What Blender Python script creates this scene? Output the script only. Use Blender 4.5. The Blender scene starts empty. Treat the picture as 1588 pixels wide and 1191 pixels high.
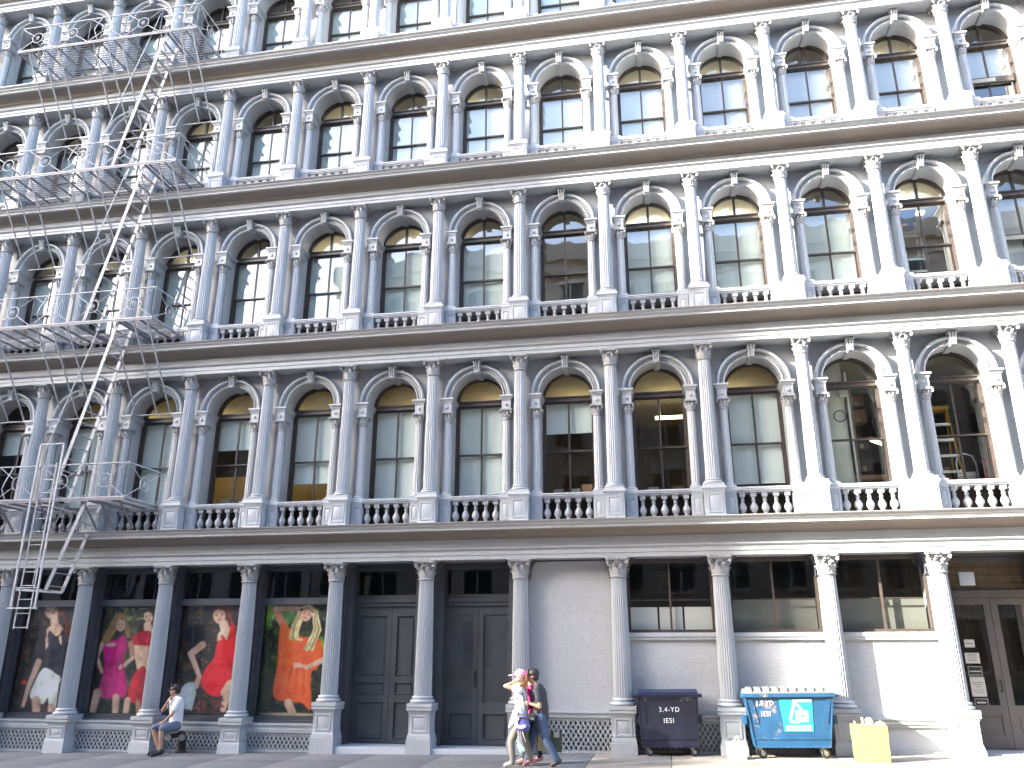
import bpy, bmesh, math, random
import numpy as np
from mathutils import Vector, Matrix

random.seed(7)
rng = np.random.default_rng(7)
sc = bpy.context.scene
COL = sc.collection
PI = math.pi
W = 2.1                                   # width of one bay of the facade (m)
SLOPE = 0.0178                            # the pavement climbs gently to the right

# ------------------------------------------------------------------ camera
CAM = Vector((3.058, -17.465, 1.924))
YAW, PITCH, ROLL, FPX = -0.1819, 0.3208, 0.0016, 1257.6
fw = Vector((math.sin(YAW)*math.cos(PITCH), math.cos(YAW)*math.cos(PITCH), math.sin(PITCH)))
rt = Vector((math.cos(YAW), -math.sin(YAW), 0)); up = rt.cross(fw)
rt2 = rt*math.cos(ROLL) + up*math.sin(ROLL); up2 = -rt*math.sin(ROLL) + up*math.cos(ROLL)
cd = bpy.data.cameras.new('camera'); cam = bpy.data.objects.new('camera', cd); COL.objects.link(cam)
cam.matrix_world = Matrix(((rt2.x, up2.x, -fw.x, CAM.x), (rt2.y, up2.y, -fw.y, CAM.y), (rt2.z, up2.z, -fw.z, CAM.z), (0, 0, 0, 1)))
cd.sensor_width = 36; cd.lens = FPX/1588*36; cd.clip_start = 0.1; cd.clip_end = 2000
sc.camera = cam

# ------------------------------------------------------------------ sun, sky, exposure
TX, TZ = 1.9, 0.95                        # sunlight moves this far right / down per metre into the facade
sdir = Vector((TX, 1, -TZ)).normalized()  # direction the light travels
EL = math.asin(-sdir.z)
world = bpy.data.worlds.new('World'); sc.world = world; world.use_nodes = True
nt = world.node_tree; nt.nodes.clear()
sky = nt.nodes.new('ShaderNodeTexSky'); sky.sky_type = 'NISHITA'; sky.sun_disc = False
sky.sun_elevation = EL; sky.sun_rotation = math.atan2(-sdir.x, -sdir.y)
sky.air_density = 1.0; sky.dust_density = 3.0; sky.ozone_density = 2.0
bg = nt.nodes.new('ShaderNodeBackground'); bg.inputs[1].default_value = 0.15
wo = nt.nodes.new('ShaderNodeOutputWorld')
nt.links.new(sky.outputs[0], bg.inputs[0]); nt.links.new(bg.outputs[0], wo.inputs[0])
sl = bpy.data.lights.new('sun', 'SUN'); sl.energy = 4.4; sl.angle = math.radians(0.53); sl.color = (1.0, 0.93, 0.80)
so = bpy.data.objects.new('sun', sl); COL.objects.link(so); so.rotation_euler = sdir.to_track_quat('-Z', 'Y').to_euler()
so.location = (-30, -30, 40)
sc.view_settings.view_transform = 'Standard'; sc.view_settings.look = 'None'
sc.view_settings.exposure = 2.97; sc.view_settings.gamma = 1.0
sc.view_settings.use_curve_mapping = False
sc.render.engine = 'CYCLES'
cy = sc.cycles
cy.max_bounces = 6; cy.diffuse_bounces = 3; cy.glossy_bounces = 3; cy.transmission_bounces = 4; cy.transparent_max_bounces = 8
cy.use_denoising = True; cy.caustics_reflective = False; cy.caustics_refractive = False

# ------------------------------------------------------------------ materials
def srgb(r, g, b):
    f = lambda c: (c/255/12.92) if c/255 <= 0.04045 else ((c/255+0.055)/1.055)**2.4
    return (f(r), f(g), f(b))

def mat(name, col, rough=0.5, metal=0.0, var=0.08, scale=6.0, bump=0.0, bscale=40.0, spec=0.5, dirt=None, dscale=1.2, damt=0.5, emit=None, estr=0.0, stretch=(1, 1, 1), dlo=0.52, dhi=0.72):
    m = bpy.data.materials.new(name); m.use_nodes = True
    t = m.node_tree; N = t.nodes; L = t.links
    b = N['Principled BSDF']
    b.inputs['Roughness'].default_value = rough; b.inputs['Metallic'].default_value = metal
    b.inputs['Specular IOR Level'].default_value = spec
    tc = N.new('ShaderNodeTexCoord'); mp = N.new('ShaderNodeMapping'); mp.inputs['Scale'].default_value = stretch
    L.new(tc.outputs['Object'], mp.inputs[0])
    n = N.new('ShaderNodeTexNoise'); n.inputs['Scale'].default_value = scale; n.inputs['Detail'].default_value = 5
    L.new(mp.outputs[0], n.inputs['Vector'])
    r = N.new('ShaderNodeValToRGB'); e = r.color_ramp.elements
    e[0].position = 0.3; e[1].position = 0.7
    e[0].color = (*[c*(1-var) for c in col], 1); e[1].color = (*[min(1, c*(1+var)) for c in col], 1)
    L.new(n.outputs['Fac'], r.inputs[0]); out = r.outputs[0]
    if dirt:
        n2 = N.new('ShaderNodeTexNoise'); n2.inputs['Scale'].default_value = dscale; n2.inputs['Detail'].default_value = 8; n2.inputs['Roughness'].default_value = 0.65
        L.new(mp.outputs[0], n2.inputs['Vector'])
        r2 = N.new('ShaderNodeValToRGB'); r2.color_ramp.elements[0].position = dlo; r2.color_ramp.elements[1].position = dhi
        r2.color_ramp.elements[0].color = (0, 0, 0, 1); r2.color_ramp.elements[1].color = (damt, damt, damt, 1)
        L.new(n2.outputs['Fac'], r2.inputs[0])
        mx = N.new('ShaderNodeMixRGB'); mx.inputs[2].default_value = (*dirt, 1)
        L.new(r2.outputs[0], mx.inputs[0]); L.new(out, mx.inputs[1]); out = mx.outputs[0]
    L.new(out, b.inputs['Base Color'])
    if bump:
        nb = N.new('ShaderNodeTexNoise'); nb.inputs['Scale'].default_value = bscale; nb.inputs['Detail'].default_value = 4
        L.new(tc.outputs['Object'], nb.inputs['Vector'])
        bp = N.new('ShaderNodeBump'); bp.inputs['Strength'].default_value = bump; bp.inputs['Distance'].default_value = 0.01
        L.new(nb.outputs['Fac'], bp.inputs['Height']); L.new(bp.outputs[0], b.inputs['Normal'])
    if emit:
        b.inputs['Emission Color'].default_value = (*emit, 1); b.inputs['Emission Strength'].default_value = estr
    return m

def glass_mat(name, tint, base=0.08, wav=0.05):
    m = bpy.data.materials.new(name); m.use_nodes = True
    t = m.node_tree; N = t.nodes; L = t.links; N.clear()
    o = N.new('ShaderNodeOutputMaterial'); mix = N.new('ShaderNodeMixShader')
    tr = N.new('ShaderNodeBsdfTransparent'); tr.inputs[0].default_value = (*tint, 1)
    gl = N.new('ShaderNodeBsdfGlossy'); gl.inputs['Roughness'].default_value = 0.01
    lw = N.new('ShaderNodeLayerWeight'); lw.inputs['Blend'].default_value = 0.5
    pw = N.new('ShaderNodeMath'); pw.operation = 'POWER'; pw.inputs[1].default_value = 3.0
    ma = N.new('ShaderNodeMath'); ma.operation = 'MULTIPLY_ADD'; ma.inputs[1].default_value = 0.9; ma.inputs[2].default_value = base
    ma.use_clamp = True
    L.new(lw.outputs['Facing'], pw.inputs[0]); L.new(pw.outputs[0], ma.inputs[0]); L.new(ma.outputs[0], mix.inputs[0])
    tc = N.new('ShaderNodeTexCoord'); nb = N.new('ShaderNodeTexNoise'); nb.inputs['Scale'].default_value = 1.6; nb.inputs['Detail'].default_value = 1
    L.new(tc.outputs['Object'], nb.inputs['Vector'])
    bp = N.new('ShaderNodeBump'); bp.inputs['Strength'].default_value = wav; bp.inputs['Distance'].default_value = 0.05
    L.new(nb.outputs['Fac'], bp.inputs['Height']); L.new(bp.outputs[0], gl.inputs['Normal'])
    L.new(tr.outputs[0], mix.inputs[1]); L.new(gl.outputs[0], mix.inputs[2]); L.new(mix.outputs[0], o.inputs[0])
    return m

M = {}
M['paint'] = mat('cast_iron_paint', (0.415, 0.433, 0.458), 0.40, var=0.05, scale=3.0, bump=0.12, bscale=35, dirt=(0.28, 0.27, 0.27), dscale=2.2, damt=0.28, stretch=(1.6, 1.6, 0.6))
M['paint2'] = mat('cornice_paint', (0.42, 0.43, 0.447), 0.45, var=0.05, scale=1.5, bump=0.0, bscale=25, dirt=(0.27, 0.25, 0.23), dscale=1.6, damt=0.25, stretch=(1, 1, 0.8))
M['cove'] = mat('cove_shade_paint', (0.25, 0.215, 0.185), 0.55, var=0.07, scale=1.5, bump=0.0, bscale=25, dirt=(0.17, 0.13, 0.10), dscale=1.6, damt=0.3, stretch=(0.7, 1, 1))  # darker brown carries the underside shade and warm bounce from the ground
M['castorn'] = mat('grimy_shaded_ornament_paint', (0.33, 0.335, 0.35), 0.45, var=0.12, scale=14, bump=0.2, bscale=60, dirt=(0.12, 0.105, 0.095), dscale=9, damt=0.55)  # darkened for grime and, on capitals, for shadow among the leaves
M['gap'] = mat('shadowed_vent_metal', (0.19, 0.195, 0.21), 0.6, var=0.1)  # shade behind the grille bars painted in as a darker grey
M['brick'] = mat('painted_brick', (0.45, 0.46, 0.482), 0.55, var=0.05, scale=9, bump=0.2, bscale=60, dirt=(0.33, 0.31, 0.29), dscale=0.9, damt=0.3)
M['frame'] = mat('brown_window_paint', (0.07, 0.055, 0.048), 0.4, var=0.25, scale=9, bump=0.1)
M['shop'] = mat('dark_grey_shop_paint', (0.075, 0.08, 0.095), 0.38, var=0.12, scale=5, bump=0.12)
M['door'] = mat('dark_grey_door_paint', (0.068, 0.073, 0.083), 0.4, var=0.14, scale=3, bump=0.15, dirt=(0.035, 0.034, 0.034), dscale=2, damt=0.5)
M['escape'] = mat('silver_grey_metal_paint', (0.40, 0.405, 0.43), 0.45, metal=0.0, var=0.12, scale=12, bump=0.1, dirt=(0.2, 0.17, 0.15), dscale=9, damt=0.4)
M['grate'] = mat('grating_paint', (0.20, 0.20, 0.22), 0.55, var=0.15, scale=12, dirt=(0.10, 0.07, 0.06), dscale=9, damt=0.5)
M['shade'] = mat('roller_shade_cloth', (0.80, 0.84, 0.80), 0.8, var=0.05, scale=0.9, bump=0.05, bscale=200)
M['shade2'] = mat('grey_blind_cloth', (0.62, 0.61, 0.60), 0.8, var=0.05, scale=0.9, bump=0.05, bscale=200)
M['glass'] = glass_mat('window_glass', (0.92, 0.965, 0.94), 0.20, 0.05)
M['lowglass'] = glass_mat('lower_window_glass', (0.93, 0.96, 0.94), 0.045, 0.04)
M['shopglass'] = glass_mat('shop_window_glass', (0.92, 0.93, 0.94), 0.06, 0.02)
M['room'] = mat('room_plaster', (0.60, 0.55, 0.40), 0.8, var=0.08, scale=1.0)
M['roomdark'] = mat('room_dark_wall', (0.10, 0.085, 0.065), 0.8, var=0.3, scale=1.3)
M['floor'] = mat('room_floor_wood', (0.16, 0.10, 0.06), 0.6, var=0.2, scale=2)
M['black'] = mat('black_display_cloth', (0.012, 0.012, 0.014), 0.8, var=0.3, scale=4)
M['concrete'] = mat('pavement_concrete', (0.17, 0.168, 0.17), 0.8, var=0.10, scale=3.0, bump=0.25, bscale=80, dirt=(0.10, 0.095, 0.09), dscale=1.8, damt=0.5)
M['concrete2'] = mat('paler_pavement_concrete', (0.26, 0.235, 0.20), 0.8, var=0.08, scale=3.0, bump=0.2, bscale=80, dirt=(0.2, 0.18, 0.15), dscale=1.8, damt=0.5)  # paler, warmer slabs along the right-hand stretch
M['joint'] = mat('pavement_joint_grit', (0.09, 0.085, 0.08), 0.9, var=0.2)
M['setts'] = mat('bounce_granite_setts', (0.23, 0.205, 0.175), 0.8, var=0.2, scale=7, bump=0.6, bscale=9)  # unseen road made pale and warm to bounce light onto the front
M['asphalt'] = mat('asphalt', (0.085, 0.085, 0.088), 0.85, var=0.2, scale=30, bump=0.4, bscale=150)
M['stone'] = mat('granite_step', (0.42, 0.44, 0.48), 0.6, var=0.1, scale=20)
M['redbrick'] = mat('opposite_brick', (0.45, 0.38, 0.33), 0.85, var=0.15, scale=2)
M['tanbrick'] = mat('opposite_tan_stone', (0.58, 0.55, 0.50), 0.85, var=0.12, scale=2)
M['blindg'] = mat('frosted_panel', (0.16, 0.16, 0.145), 0.6, var=0.15, scale=2)
M['oppglass'] = mat('opposite_window_glass', (0.03, 0.035, 0.04), 0.08, var=0.3)

# ------------------------------------------------------------------ mesh helpers
class MB:
    def __init__(s): s.v = []; s.f = []; s.mi = []; s.cur = 0
    def add(s, vs, fs):
        o = len(s.v); s.v += [tuple(p) for p in vs]
        for f in fs: s.f.append([o+i for i in f]); s.mi.append(s.cur)
    def box(s, x0, x1, y0, y1, z0, z1):
        s.add([(x0,y0,z0),(x1,y0,z0),(x1,y1,z0),(x0,y1,z0),(x0,y0,z1),(x1,y0,z1),(x1,y1,z1),(x0,y1,z1)],
              [(0,3,2,1),(4,5,6,7),(0,1,5,4),(1,2,6,5),(2,3,7,6),(3,0,4,7)])
    def sq(s, prof, cx=0, cy=0):            # stacked square rings (hx, hy, z)
        vs = []
        for hx, hy, z in prof: vs += [(cx-hx,cy-hy,z),(cx+hx,cy-hy,z),(cx+hx,cy+hy,z),(cx-hx,cy+hy,z)]
        fs = []
        for i in range(len(prof)-1):
            for k in range(4): fs.append((4*i+k, 4*i+(k+1)%4, 4*i+4+(k+1)%4, 4*i+4+k))
        n = len(vs); fs += [(3,2,1,0), (n-4,n-3,n-2,n-1)]
        s.add(vs, fs)
    def lathe(s, prof, n=20, cx=0, cy=0, caps=True):
        vs = []; fs = []
        for r, z in prof:
            for k in range(n): a = 2*PI*k/n; vs.append((cx+r*math.cos(a), cy+r*math.sin(a), z))
        for i in range(len(prof)-1):
            for k in range(n): fs.append((n*i+k, n*i+(k+1)%n, n*i+n+(k+1)%n, n*i+n+k))
        if caps: fs += [tuple(range(n-1, -1, -1)), tuple(range(n*(len(prof)-1), n*len(prof)))]
        s.add(vs, fs)
    def flute(s, rb, rtp, z0, z1, n=20, depth=0.12, rings=5):
        pat = [1.0, 1-depth*0.75, 1-depth, 1-depth*0.75]; vs = []; fs = []; K = n*4
        for i in range(rings):
            t = i/(rings-1); r = rb + (rtp-rb)*t**1.6; z = z0+(z1-z0)*t
            for k in range(K): a = 2*PI*k/K; q = r*pat[k % 4]; vs.append((q*math.cos(a), q*math.sin(a), z))
        for i in range(rings-1):
            for k in range(K): fs.append((K*i+k, K*i+(k+1)%K, K*i+K+(k+1)%K, K*i+K+k))
        s.add(vs, fs)
    def ext(s, prof, x0, x1, caps=True):     # profile [(y,z)] swept along x
        n = len(prof)
        s.add([(x0,y,z) for y,z in prof]+[(x1,y,z) for y,z in prof], [(i,i+1,n+i+1,n+i) for i in range(n-1)] + ([tuple(range(n)), tuple(range(2*n-1, n-1, -1))] if caps else []))
    def prism(s, poly, y0, y1):              # poly [(x,z)] extruded along y
        n = len(poly)
        s.add([(x,y0,z) for x,z in poly]+[(x,y1,z) for x,z in poly], [tuple(range(n)), tuple(range(2*n-1,n-1,-1))]+[(i,n+i,n+(i+1)%n,(i+1)%n) for i in range(n)])
    def tube(s, pts, r, n=6, r2=None, caps=True):
        pts = [Vector(p) for p in pts]; vs = []; fs = []; m = len(pts)
        d0 = (pts[1]-pts[0]).normalized(); a = Vector((0,0,1)) if abs(d0.z) < .9 else Vector((1,0,0)); u = d0.cross(a).normalized()
        for i, p in enumerate(pts):
            d = (pts[min(i+1,m-1)]-pts[max(i-1,0)]).normalized(); u = (u-d*u.dot(d)).normalized(); w = d.cross(u)
            rr = r if r2 is None else r+(r2-r)*i/(m-1)
            for k in range(n): t = 2*PI*(k+.5)/n; vs.append(p+u*(rr*math.cos(t))+w*(rr*math.sin(t)))
        for i in range(m-1):
            for k in range(n): fs.append((n*i+k, n*i+(k+1)%n, n*i+n+(k+1)%n, n*i+n+k))
        if caps: fs += [tuple(range(n-1,-1,-1)), tuple(range(n*(m-1), n*m))]
        s.add(vs, fs)
    def bar(s, p, q, w, t, side=(0,1,0)):    # flat bar, width w along "side", thickness t
        p, q = Vector(p), Vector(q); d = (q-p).normalized(); b = Vector(side); b = (b-d*b.dot(d)).normalized(); c = d.cross(b)
        vs = [o+b*(i*w/2)+c*(j*t/2) for o in (p,q) for i,j in ((-1,-1),(1,-1),(1,1),(-1,1))]
        s.add(vs, [(3,2,1,0),(4,5,6,7)]+[(k,(k+1)%4,4+(k+1)%4,4+k) for k in range(4)])
    def ball(s, c, r, n=10, m=6):
        rx, ry, rz = (r,r,r) if not hasattr(r,'__len__') else r
        vs = []; fs = []
        for i in range(m+1):
            a = PI*i/m
            for k in range(n): b = 2*PI*k/n; vs.append((c[0]+rx*math.sin(a)*math.cos(b), c[1]+ry*math.sin(a)*math.sin(b), c[2]+rz*math.cos(a)))
        for i in range(m):
            for k in range(n): fs.append((n*i+k, n*i+n+k, n*i+n+(k+1)%n, n*i+(k+1)%n))
        s.add(vs, fs)
    def mesh(s, name, mats, smooth=35):
        me = bpy.data.meshes.new(name); me.from_pydata(s.v, [], s.f)
        for m in (mats if isinstance(mats, (list,tuple)) else [mats]): me.materials.append(M[m] if isinstance(m, str) else m)
        if any(s.mi): me.polygons.foreach_set('material_index', s.mi)
        if smooth: me.shade_smooth(); me.set_sharp_from_angle(angle=math.radians(smooth))
        me.update(); return me

def link(name, me, parent=None, loc=(0,0,0), rot=(0,0,0), scale=(1,1,1), **kw):
    o = bpy.data.objects.new(name, me); COL.objects.link(o)
    if parent: o.parent = parent
    o.location = loc; o.rotation_euler = rot; o.scale = scale
    for k, v in kw.items(): o[k] = v
    return o
def thing(name, label, cat, loc=(0,0,0), rot=(0,0,0), group=None, me=None):
    o = link(name, me, None, loc, rot); o['label'] = label; o['category'] = cat
    if group: o['group'] = group
    return o
def build(name, mb, mats, parent=None, smooth=35, loc=(0,0,0), **kw): return link(name, mb.mesh(name, mats, smooth), parent, loc, **kw)

def to_px(x, y, z):                          # where a point of the place falls in the photograph (used to lay out the poster prints)
    dx, dy, dz = x-CAM.x, y-CAM.y, z-CAM.z
    dep = dx*fw.x+dy*fw.y+dz*fw.z
    return 794+FPX*(dx*rt2.x+dy*rt2.y+dz*rt2.z)/dep, 595.5-FPX*(dx*up2.x+dy*up2.y+dz*up2.z)/dep
def gz(x): return SLOPE*x

# ================================================================== SETTING: ground
def sheet(name, x0, x1, y0, y1, dz, m, n=1):
    return link(name, (lambda b: (b.add([(x0,y0,gz(x0)+dz),(x1,y0,gz(x1)+dz),(x1,y1,gz(x1)+dz),(x0,y1,gz(x0)+dz)], [(0,1,2,3)]), b.mesh(name, m, 0))[1])(MB()), kind='structure')
sheet('ground', -400, 400, -400, 400, -0.30, 'asphalt')
sheet('road', -160, 160, -13.0, -4.0, -0.14, 'setts')
walk = sheet('sidewalk', -60, 60, -4.0, 0.9, -0.016, 'joint')
far_walk = sheet('far_sidewalk', -160, 160, -24.0, -13.2, -0.02, 'concrete')
kb = MB(); kb.ext([(-4.0,-.3),(-4.2,-.3),(-4.2,-.015),(-4.17,0),(-4.0,0)], -60, 60)
kerb = build('kerb', kb, 'stone', None, kind='structure'); kerb.rotation_euler = (0, -math.atan(SLOPE), 0)
kb = MB(); kb.ext([(-13.2,-.3),(-13.0,-.3),(-13.0,-.02),(-13.2,-.01)], -160, 160)
kerb2 = build('kerb', kb, 'stone', None, kind='structure'); kerb2.rotation_euler = (0, -math.atan(SLOPE), 0)
slab_me = {}
for mm in ('concrete', 'concrete2'):
    b = MB(); b.sq([(.745,.745,-.06),(.745,.745,-.004),(.738,.738,0)]); slab_me[mm] = b.mesh('paving_slab', mm)
for i in range(-13, 14):
    for j in range(3):
        x = i*1.5+.75; y = -.15-j*1.5 if False else -.05-.75-j*1.5+.6
        mm = 'concrete2' if 1.5 < x < 12 else 'concrete'
        o = link('paving_slab', slab_me[mm], walk, (x, y, gz(x)+random.uniform(-.002,.002)), (0, -math.atan(SLOPE), 0))

# ================================================================== THE CAST-IRON BUILDING
bld = thing('cast_iron_building', 'pale grey cast iron building front with rows of arched windows between fluted columns', 'building')
FL = [(4.61, 8.555), (9.26, 12.986), (13.64, 17.18), (17.84, 21.25)]      # platform height, capital top
GCAP = 3.859
XL, XR = -9.3*W, 7.1*W
KS = list(range(-9, 8))

def leaf_ring(b, n, r0, z0, h, w, curl, phase):
    P = [(0,0,.55),(.012,.35,.95),(.026,.7,1.0),(curl*.62,.97,.85),(curl,.93,.6),(curl*1.02,.80,.25)]
    for k in range(n):
        a = 2*PI*(k+phase)/n; ca, sa = math.cos(a), math.sin(a); vs = []; fs = []
        for dr, t, ww in P:
            for q, s_ in ((-1,0),(-.45,.012),(0,.02),(.45,.012),(1,0)):
                r = r0+dr+s_; off = q*w/2*ww
                vs.append((r*ca-off*sa, r*sa+off*ca, z0+t*h - abs(q)*h*.06))
        for i in range(len(P)-1):
            for j in range(4): fs.append((5*i+j, 5*i+j+1, 5*i+6+j, 5*i+5+j))
        b.add(vs, fs)

def capital_mesh(R, H, A):
    b = MB()
    b.lathe([(R*1.0,0),(R*1.14,.012),(R*1.16,.03),(R*1.10,.045),(R*.96,.05),(R*.94,H*.5),(R*1.05,H*.75),(R*1.25,H*.86),(R*1.25,H*.87)], 20)
    leaf_ring(b, 8, R*.95, .045, H*.36, R*.78, R*.34, 0)
    leaf_ring(b, 8, R*.95, .045, H*.60, R*.70, R*.40, .5)
    for k in range(4):                       # corner volutes and their stalks
        a = PI/4+k*PI/2; d = Vector((math.cos(a), math.sin(a), 0)); n = Vector((-d.y, d.x, 0))
        c = d*(A*1.20)+Vector((0,0,H*.745))
        pts = [d*(R*1.0)+Vector((0,0,H*.5)), d*(R*1.25)+Vector((0,0,H*.70)), d*(A*1.12)+Vector((0,0,H*.85)), c+d*.035+Vector((0,0,.02)), c+d*.02+Vector((0,0,-.035)), c-d*.02+Vector((0,0,-.025)), c-d*.012+Vector((0,0,.012))]
        b.tube(pts, R*.085, 6)
        b.tube([c-n*R*.16, c+n*R*.16], R*.17, 8)
        for sg in (-1, 1):                   # inner helices on each face
            e = Vector((math.cos(a+sg*PI/4), math.sin(a+sg*PI/4), 0)); q = e*(R*1.18)+n*0
            t_ = Vector((-e.y, e.x, 0))*(-sg)
            b.tube([d*(R*.75)+e*(R*.45)+Vector((0,0,H*.52)), e*(R*1.22)+t_*(R*.42)+Vector((0,0,H*.74)), e*(R*1.3)+t_*(R*.22)+Vector((0,0,H*.80)), e*(R*1.3)+t_*(R*.14)+Vector((0,0,H*.72))], R*.07, 5)
        e = Vector((math.cos(k*PI/2), math.sin(k*PI/2), 0)); b.ball(e*(A*.98)+Vector((0,0,H*.92)), R*.17, 8, 5)
    ring = []                                # concave-sided abacus
    for k in range(4):
        a0 = PI/4+k*PI/2
        for t in (-.10, .10):
            ring.append((A*1.41*math.cos(a0+t), A*1.41*math.sin(a0+t)))
        for t in (.35, .65):
            aa = a0+t*PI/2; ring.append((A*1.02*math.cos(aa), A*1.02*math.sin(aa)))
    n = len(ring); vs = []; fs = []
    for z, s_ in ((H*.865,.94),(H*.90,.95),(H*.93,1.0),(H,1.0)): vs += [(x*s_, y*s_, z) for x, y in ring]
    for i in range(3):
        for k in range(n): fs.append((n*i+k, n*i+(k+1)%n, n*i+n+(k+1)%n, n*i+n+k))
    fs += [tuple(range(n-1,-1,-1)), tuple(range(3*n,4*n))]
    b.add(vs, fs)
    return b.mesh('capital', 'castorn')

def base_mesh(R, h):                         # attic base on a square plinth
    b = MB(); b.sq([(R*1.45,R*1.45,0),(R*1.45,R*1.45,h*.34)])
    pr = []
    for t in range(7): a = -PI/2+PI*t/6; pr.append((R*1.22+R*.2*math.cos(a), h*.50+h*.16*math.sin(a)))
    pr += [(R*1.16,h*.68),(R*1.12,h*.74)]
    for t in range(5): a = -PI/2+PI*t/4; pr.append((R*1.12+R*.11*math.cos(a), h*.84+h*.10*math.sin(a)))
    pr += [(R*1.03,h*.96),(R*1.0,h)]
    b.lathe(pr, 24); return b.mesh('base', 'paint')

def pedestal_mesh(hw, hd, H, z0=0.0, plinth=0.0, panel=True):
    b = MB(); pl = plinth
    pr = [(hw*1.16,hd*1.16,z0)]
    if pl: pr += [(hw*1.16,hd*1.16,pl),(hw*1.10,hd*1.10,pl+.004)]
    pr += [(hw*1.10,hd*1.10,pl+.05),(hw*1.02,hd*1.02,pl+.10),(hw,hd,pl+.11),(hw,hd,H-.13),(hw*1.03,hd*1.03,H-.12),(hw*1.06,hd*1.06,H-.10),(hw*1.16,hd*1.16,H-.065),(hw*1.20,hd*1.20,H-.06),(hw*1.20,hd*1.20,H-.02),(hw*1.13,hd*1.13,H)]
    b.sq(pr)
    if panel:                                # raised frame and inner field on front and both flanks
        pz0, pz1 = pl+.16, H-.18
        for rot in range(3):
            h2, dd = (hw, hd) if rot == 0 else (hd, hw)
            q = MB(); a = h2*.62; f = .028
            q.box(-a-f,a+f,-dd-.014,-dd+.01,pz0-f,pz0); q.box(-a-f,a+f,-dd-.014,-dd+.01,pz1,pz1+f)
            q.box(-a-f,-a,-dd-.0135,-dd+.01,pz0,pz1); q.box(a,a+f,-dd-.0135,-dd+.01,pz0,pz1)
            q.add([(-a*.86,-dd,pz0+.03),(a*.86,-dd,pz0+.03),(a*.86,-dd,pz1-.03),(-a*.86,-dd,pz1-.03),(-a*.6,-dd-.012,pz0+.06),(a*.6,-dd-.012,pz0+.06),(a*.6,-dd-.012,pz1-.06),(-a*.6,-dd-.012,pz1-.06)], [(4,5,6,7),(0,1,5,4),(1,2,6,5),(2,3,7,6),(3,0,4,7)])
            an = (0, PI/2, -PI/2)[rot]; c, s_ = round(math.cos(an)), round(math.sin(an))
            b.add([(x*c-y*s_, x*s_+y*c, z) for x,y,z in q.v], q.f)
    return b.mesh('pedestal', 'paint')

CY, CR = 0.20, 0.150                         # big column axis and radius
KY, KR = 0.375, 0.096                        # colonnette axis and radius
PED = 0.70
CAPH = 0.37
cap_big = capital_mesh(CR*.88, CAPH, .20)
cap_small = capital_mesh(KR*.90, .245, .142)
base_big = base_mesh(CR, .17); base_small = base_mesh(KR, .13)
ped_big = pedestal_mesh(.205, .20, PED); ped_small = pedestal_mesh(.118, .115, PED-.012)

def archivolt_mesh(seg=36):
    prof = [(.62,.478),(.62,.352),(.626,.338),(.638,.330),(.652,.336),(.660,.352),(.662,.385),(.672,.388),(.674,.360),(.722,.360),(.724,.385),(.733,.388),(.735,.315),(.744,.290),(.762,.276),(.782,.276),(.800,.288),(.810,.315),(.810,.478)]
    b = MB(); n = len(prof); vs = []; fs = []
    for i in range(seg+1):
        a = PI*i/seg
        for r, y in prof: vs.append((-r*math.cos(a), y, r*math.sin(a)))
    for i in range(seg):
        for k in range(n-1): fs.append((n*i+k, n*i+n+k, n*i+n+k+1, n*i+k+1))
    b.add(vs, fs)
    for i in range(1, 48):                   # bead course on the inner fascia
        a = PI*i/48; b.ball((-.698*math.cos(a), .358, .698*math.sin(a)), .016, 5, 3)
    return b.mesh('archivolt', 'paint', 30)
arch_me = archivolt_mesh()
def keystone_mesh():
    b = MB()
    b.prism([(-.062,.575),(.062,.575),(.088,.845),(-.088,.845)], .30, .80)
    b.prism([(-.068,.60),(.068,.60),(.09,.835),(-.09,.835)], .255, .30)
    for x in (-.052, 0, .052):               # scroll ribs
        b.tube([(x*.8,.255,.60),(x*.9,.235,.66),(x,.215,.75),(x*1.15,.185,.81),(x*1.25,.19,.845)], .021, 6)
        b.tube([(x*.8-.018,.245,.605),(x*.8+.018,.245,.605)], .026, 8)
    b.box(-.105,.105,.17,.47,.845,.868)
    for x in (-.03, .03): b.box(x-.006,x+.006,.31,.80,.566,.580)
    return b.mesh('keystone', 'paint')
key_me = keystone_mesh()
def impost_mesh():                           # block over a colonnette, its moulding returning into the reveal
    b = MB()
    for (hx, y0, y1, z0, z1) in [(.135,.245,.474,-.36,-.335),(.105,.270,.474,-.335,-.13),(.112,.262,.82,-.13,-.105),(.128,.245,.82,-.105,-.08),(.134,.235,.82,-.08,-.06),(.158,.205,.82,-.05,-.008)]:
        b.box(-hx, hx, y0, y1, z0, z1)
    b.box(-.14,.14,.228,.82,-.06,-.05)
    b.ball((0,.268,-.232), (.036,.034,.036), 12, 7); b.lathe([(.042,0),(.042,.01)], 12, 0, 0) if False else None
    return b.mesh('impost', 'paint')
imp_me = impost_mesh()

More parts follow.
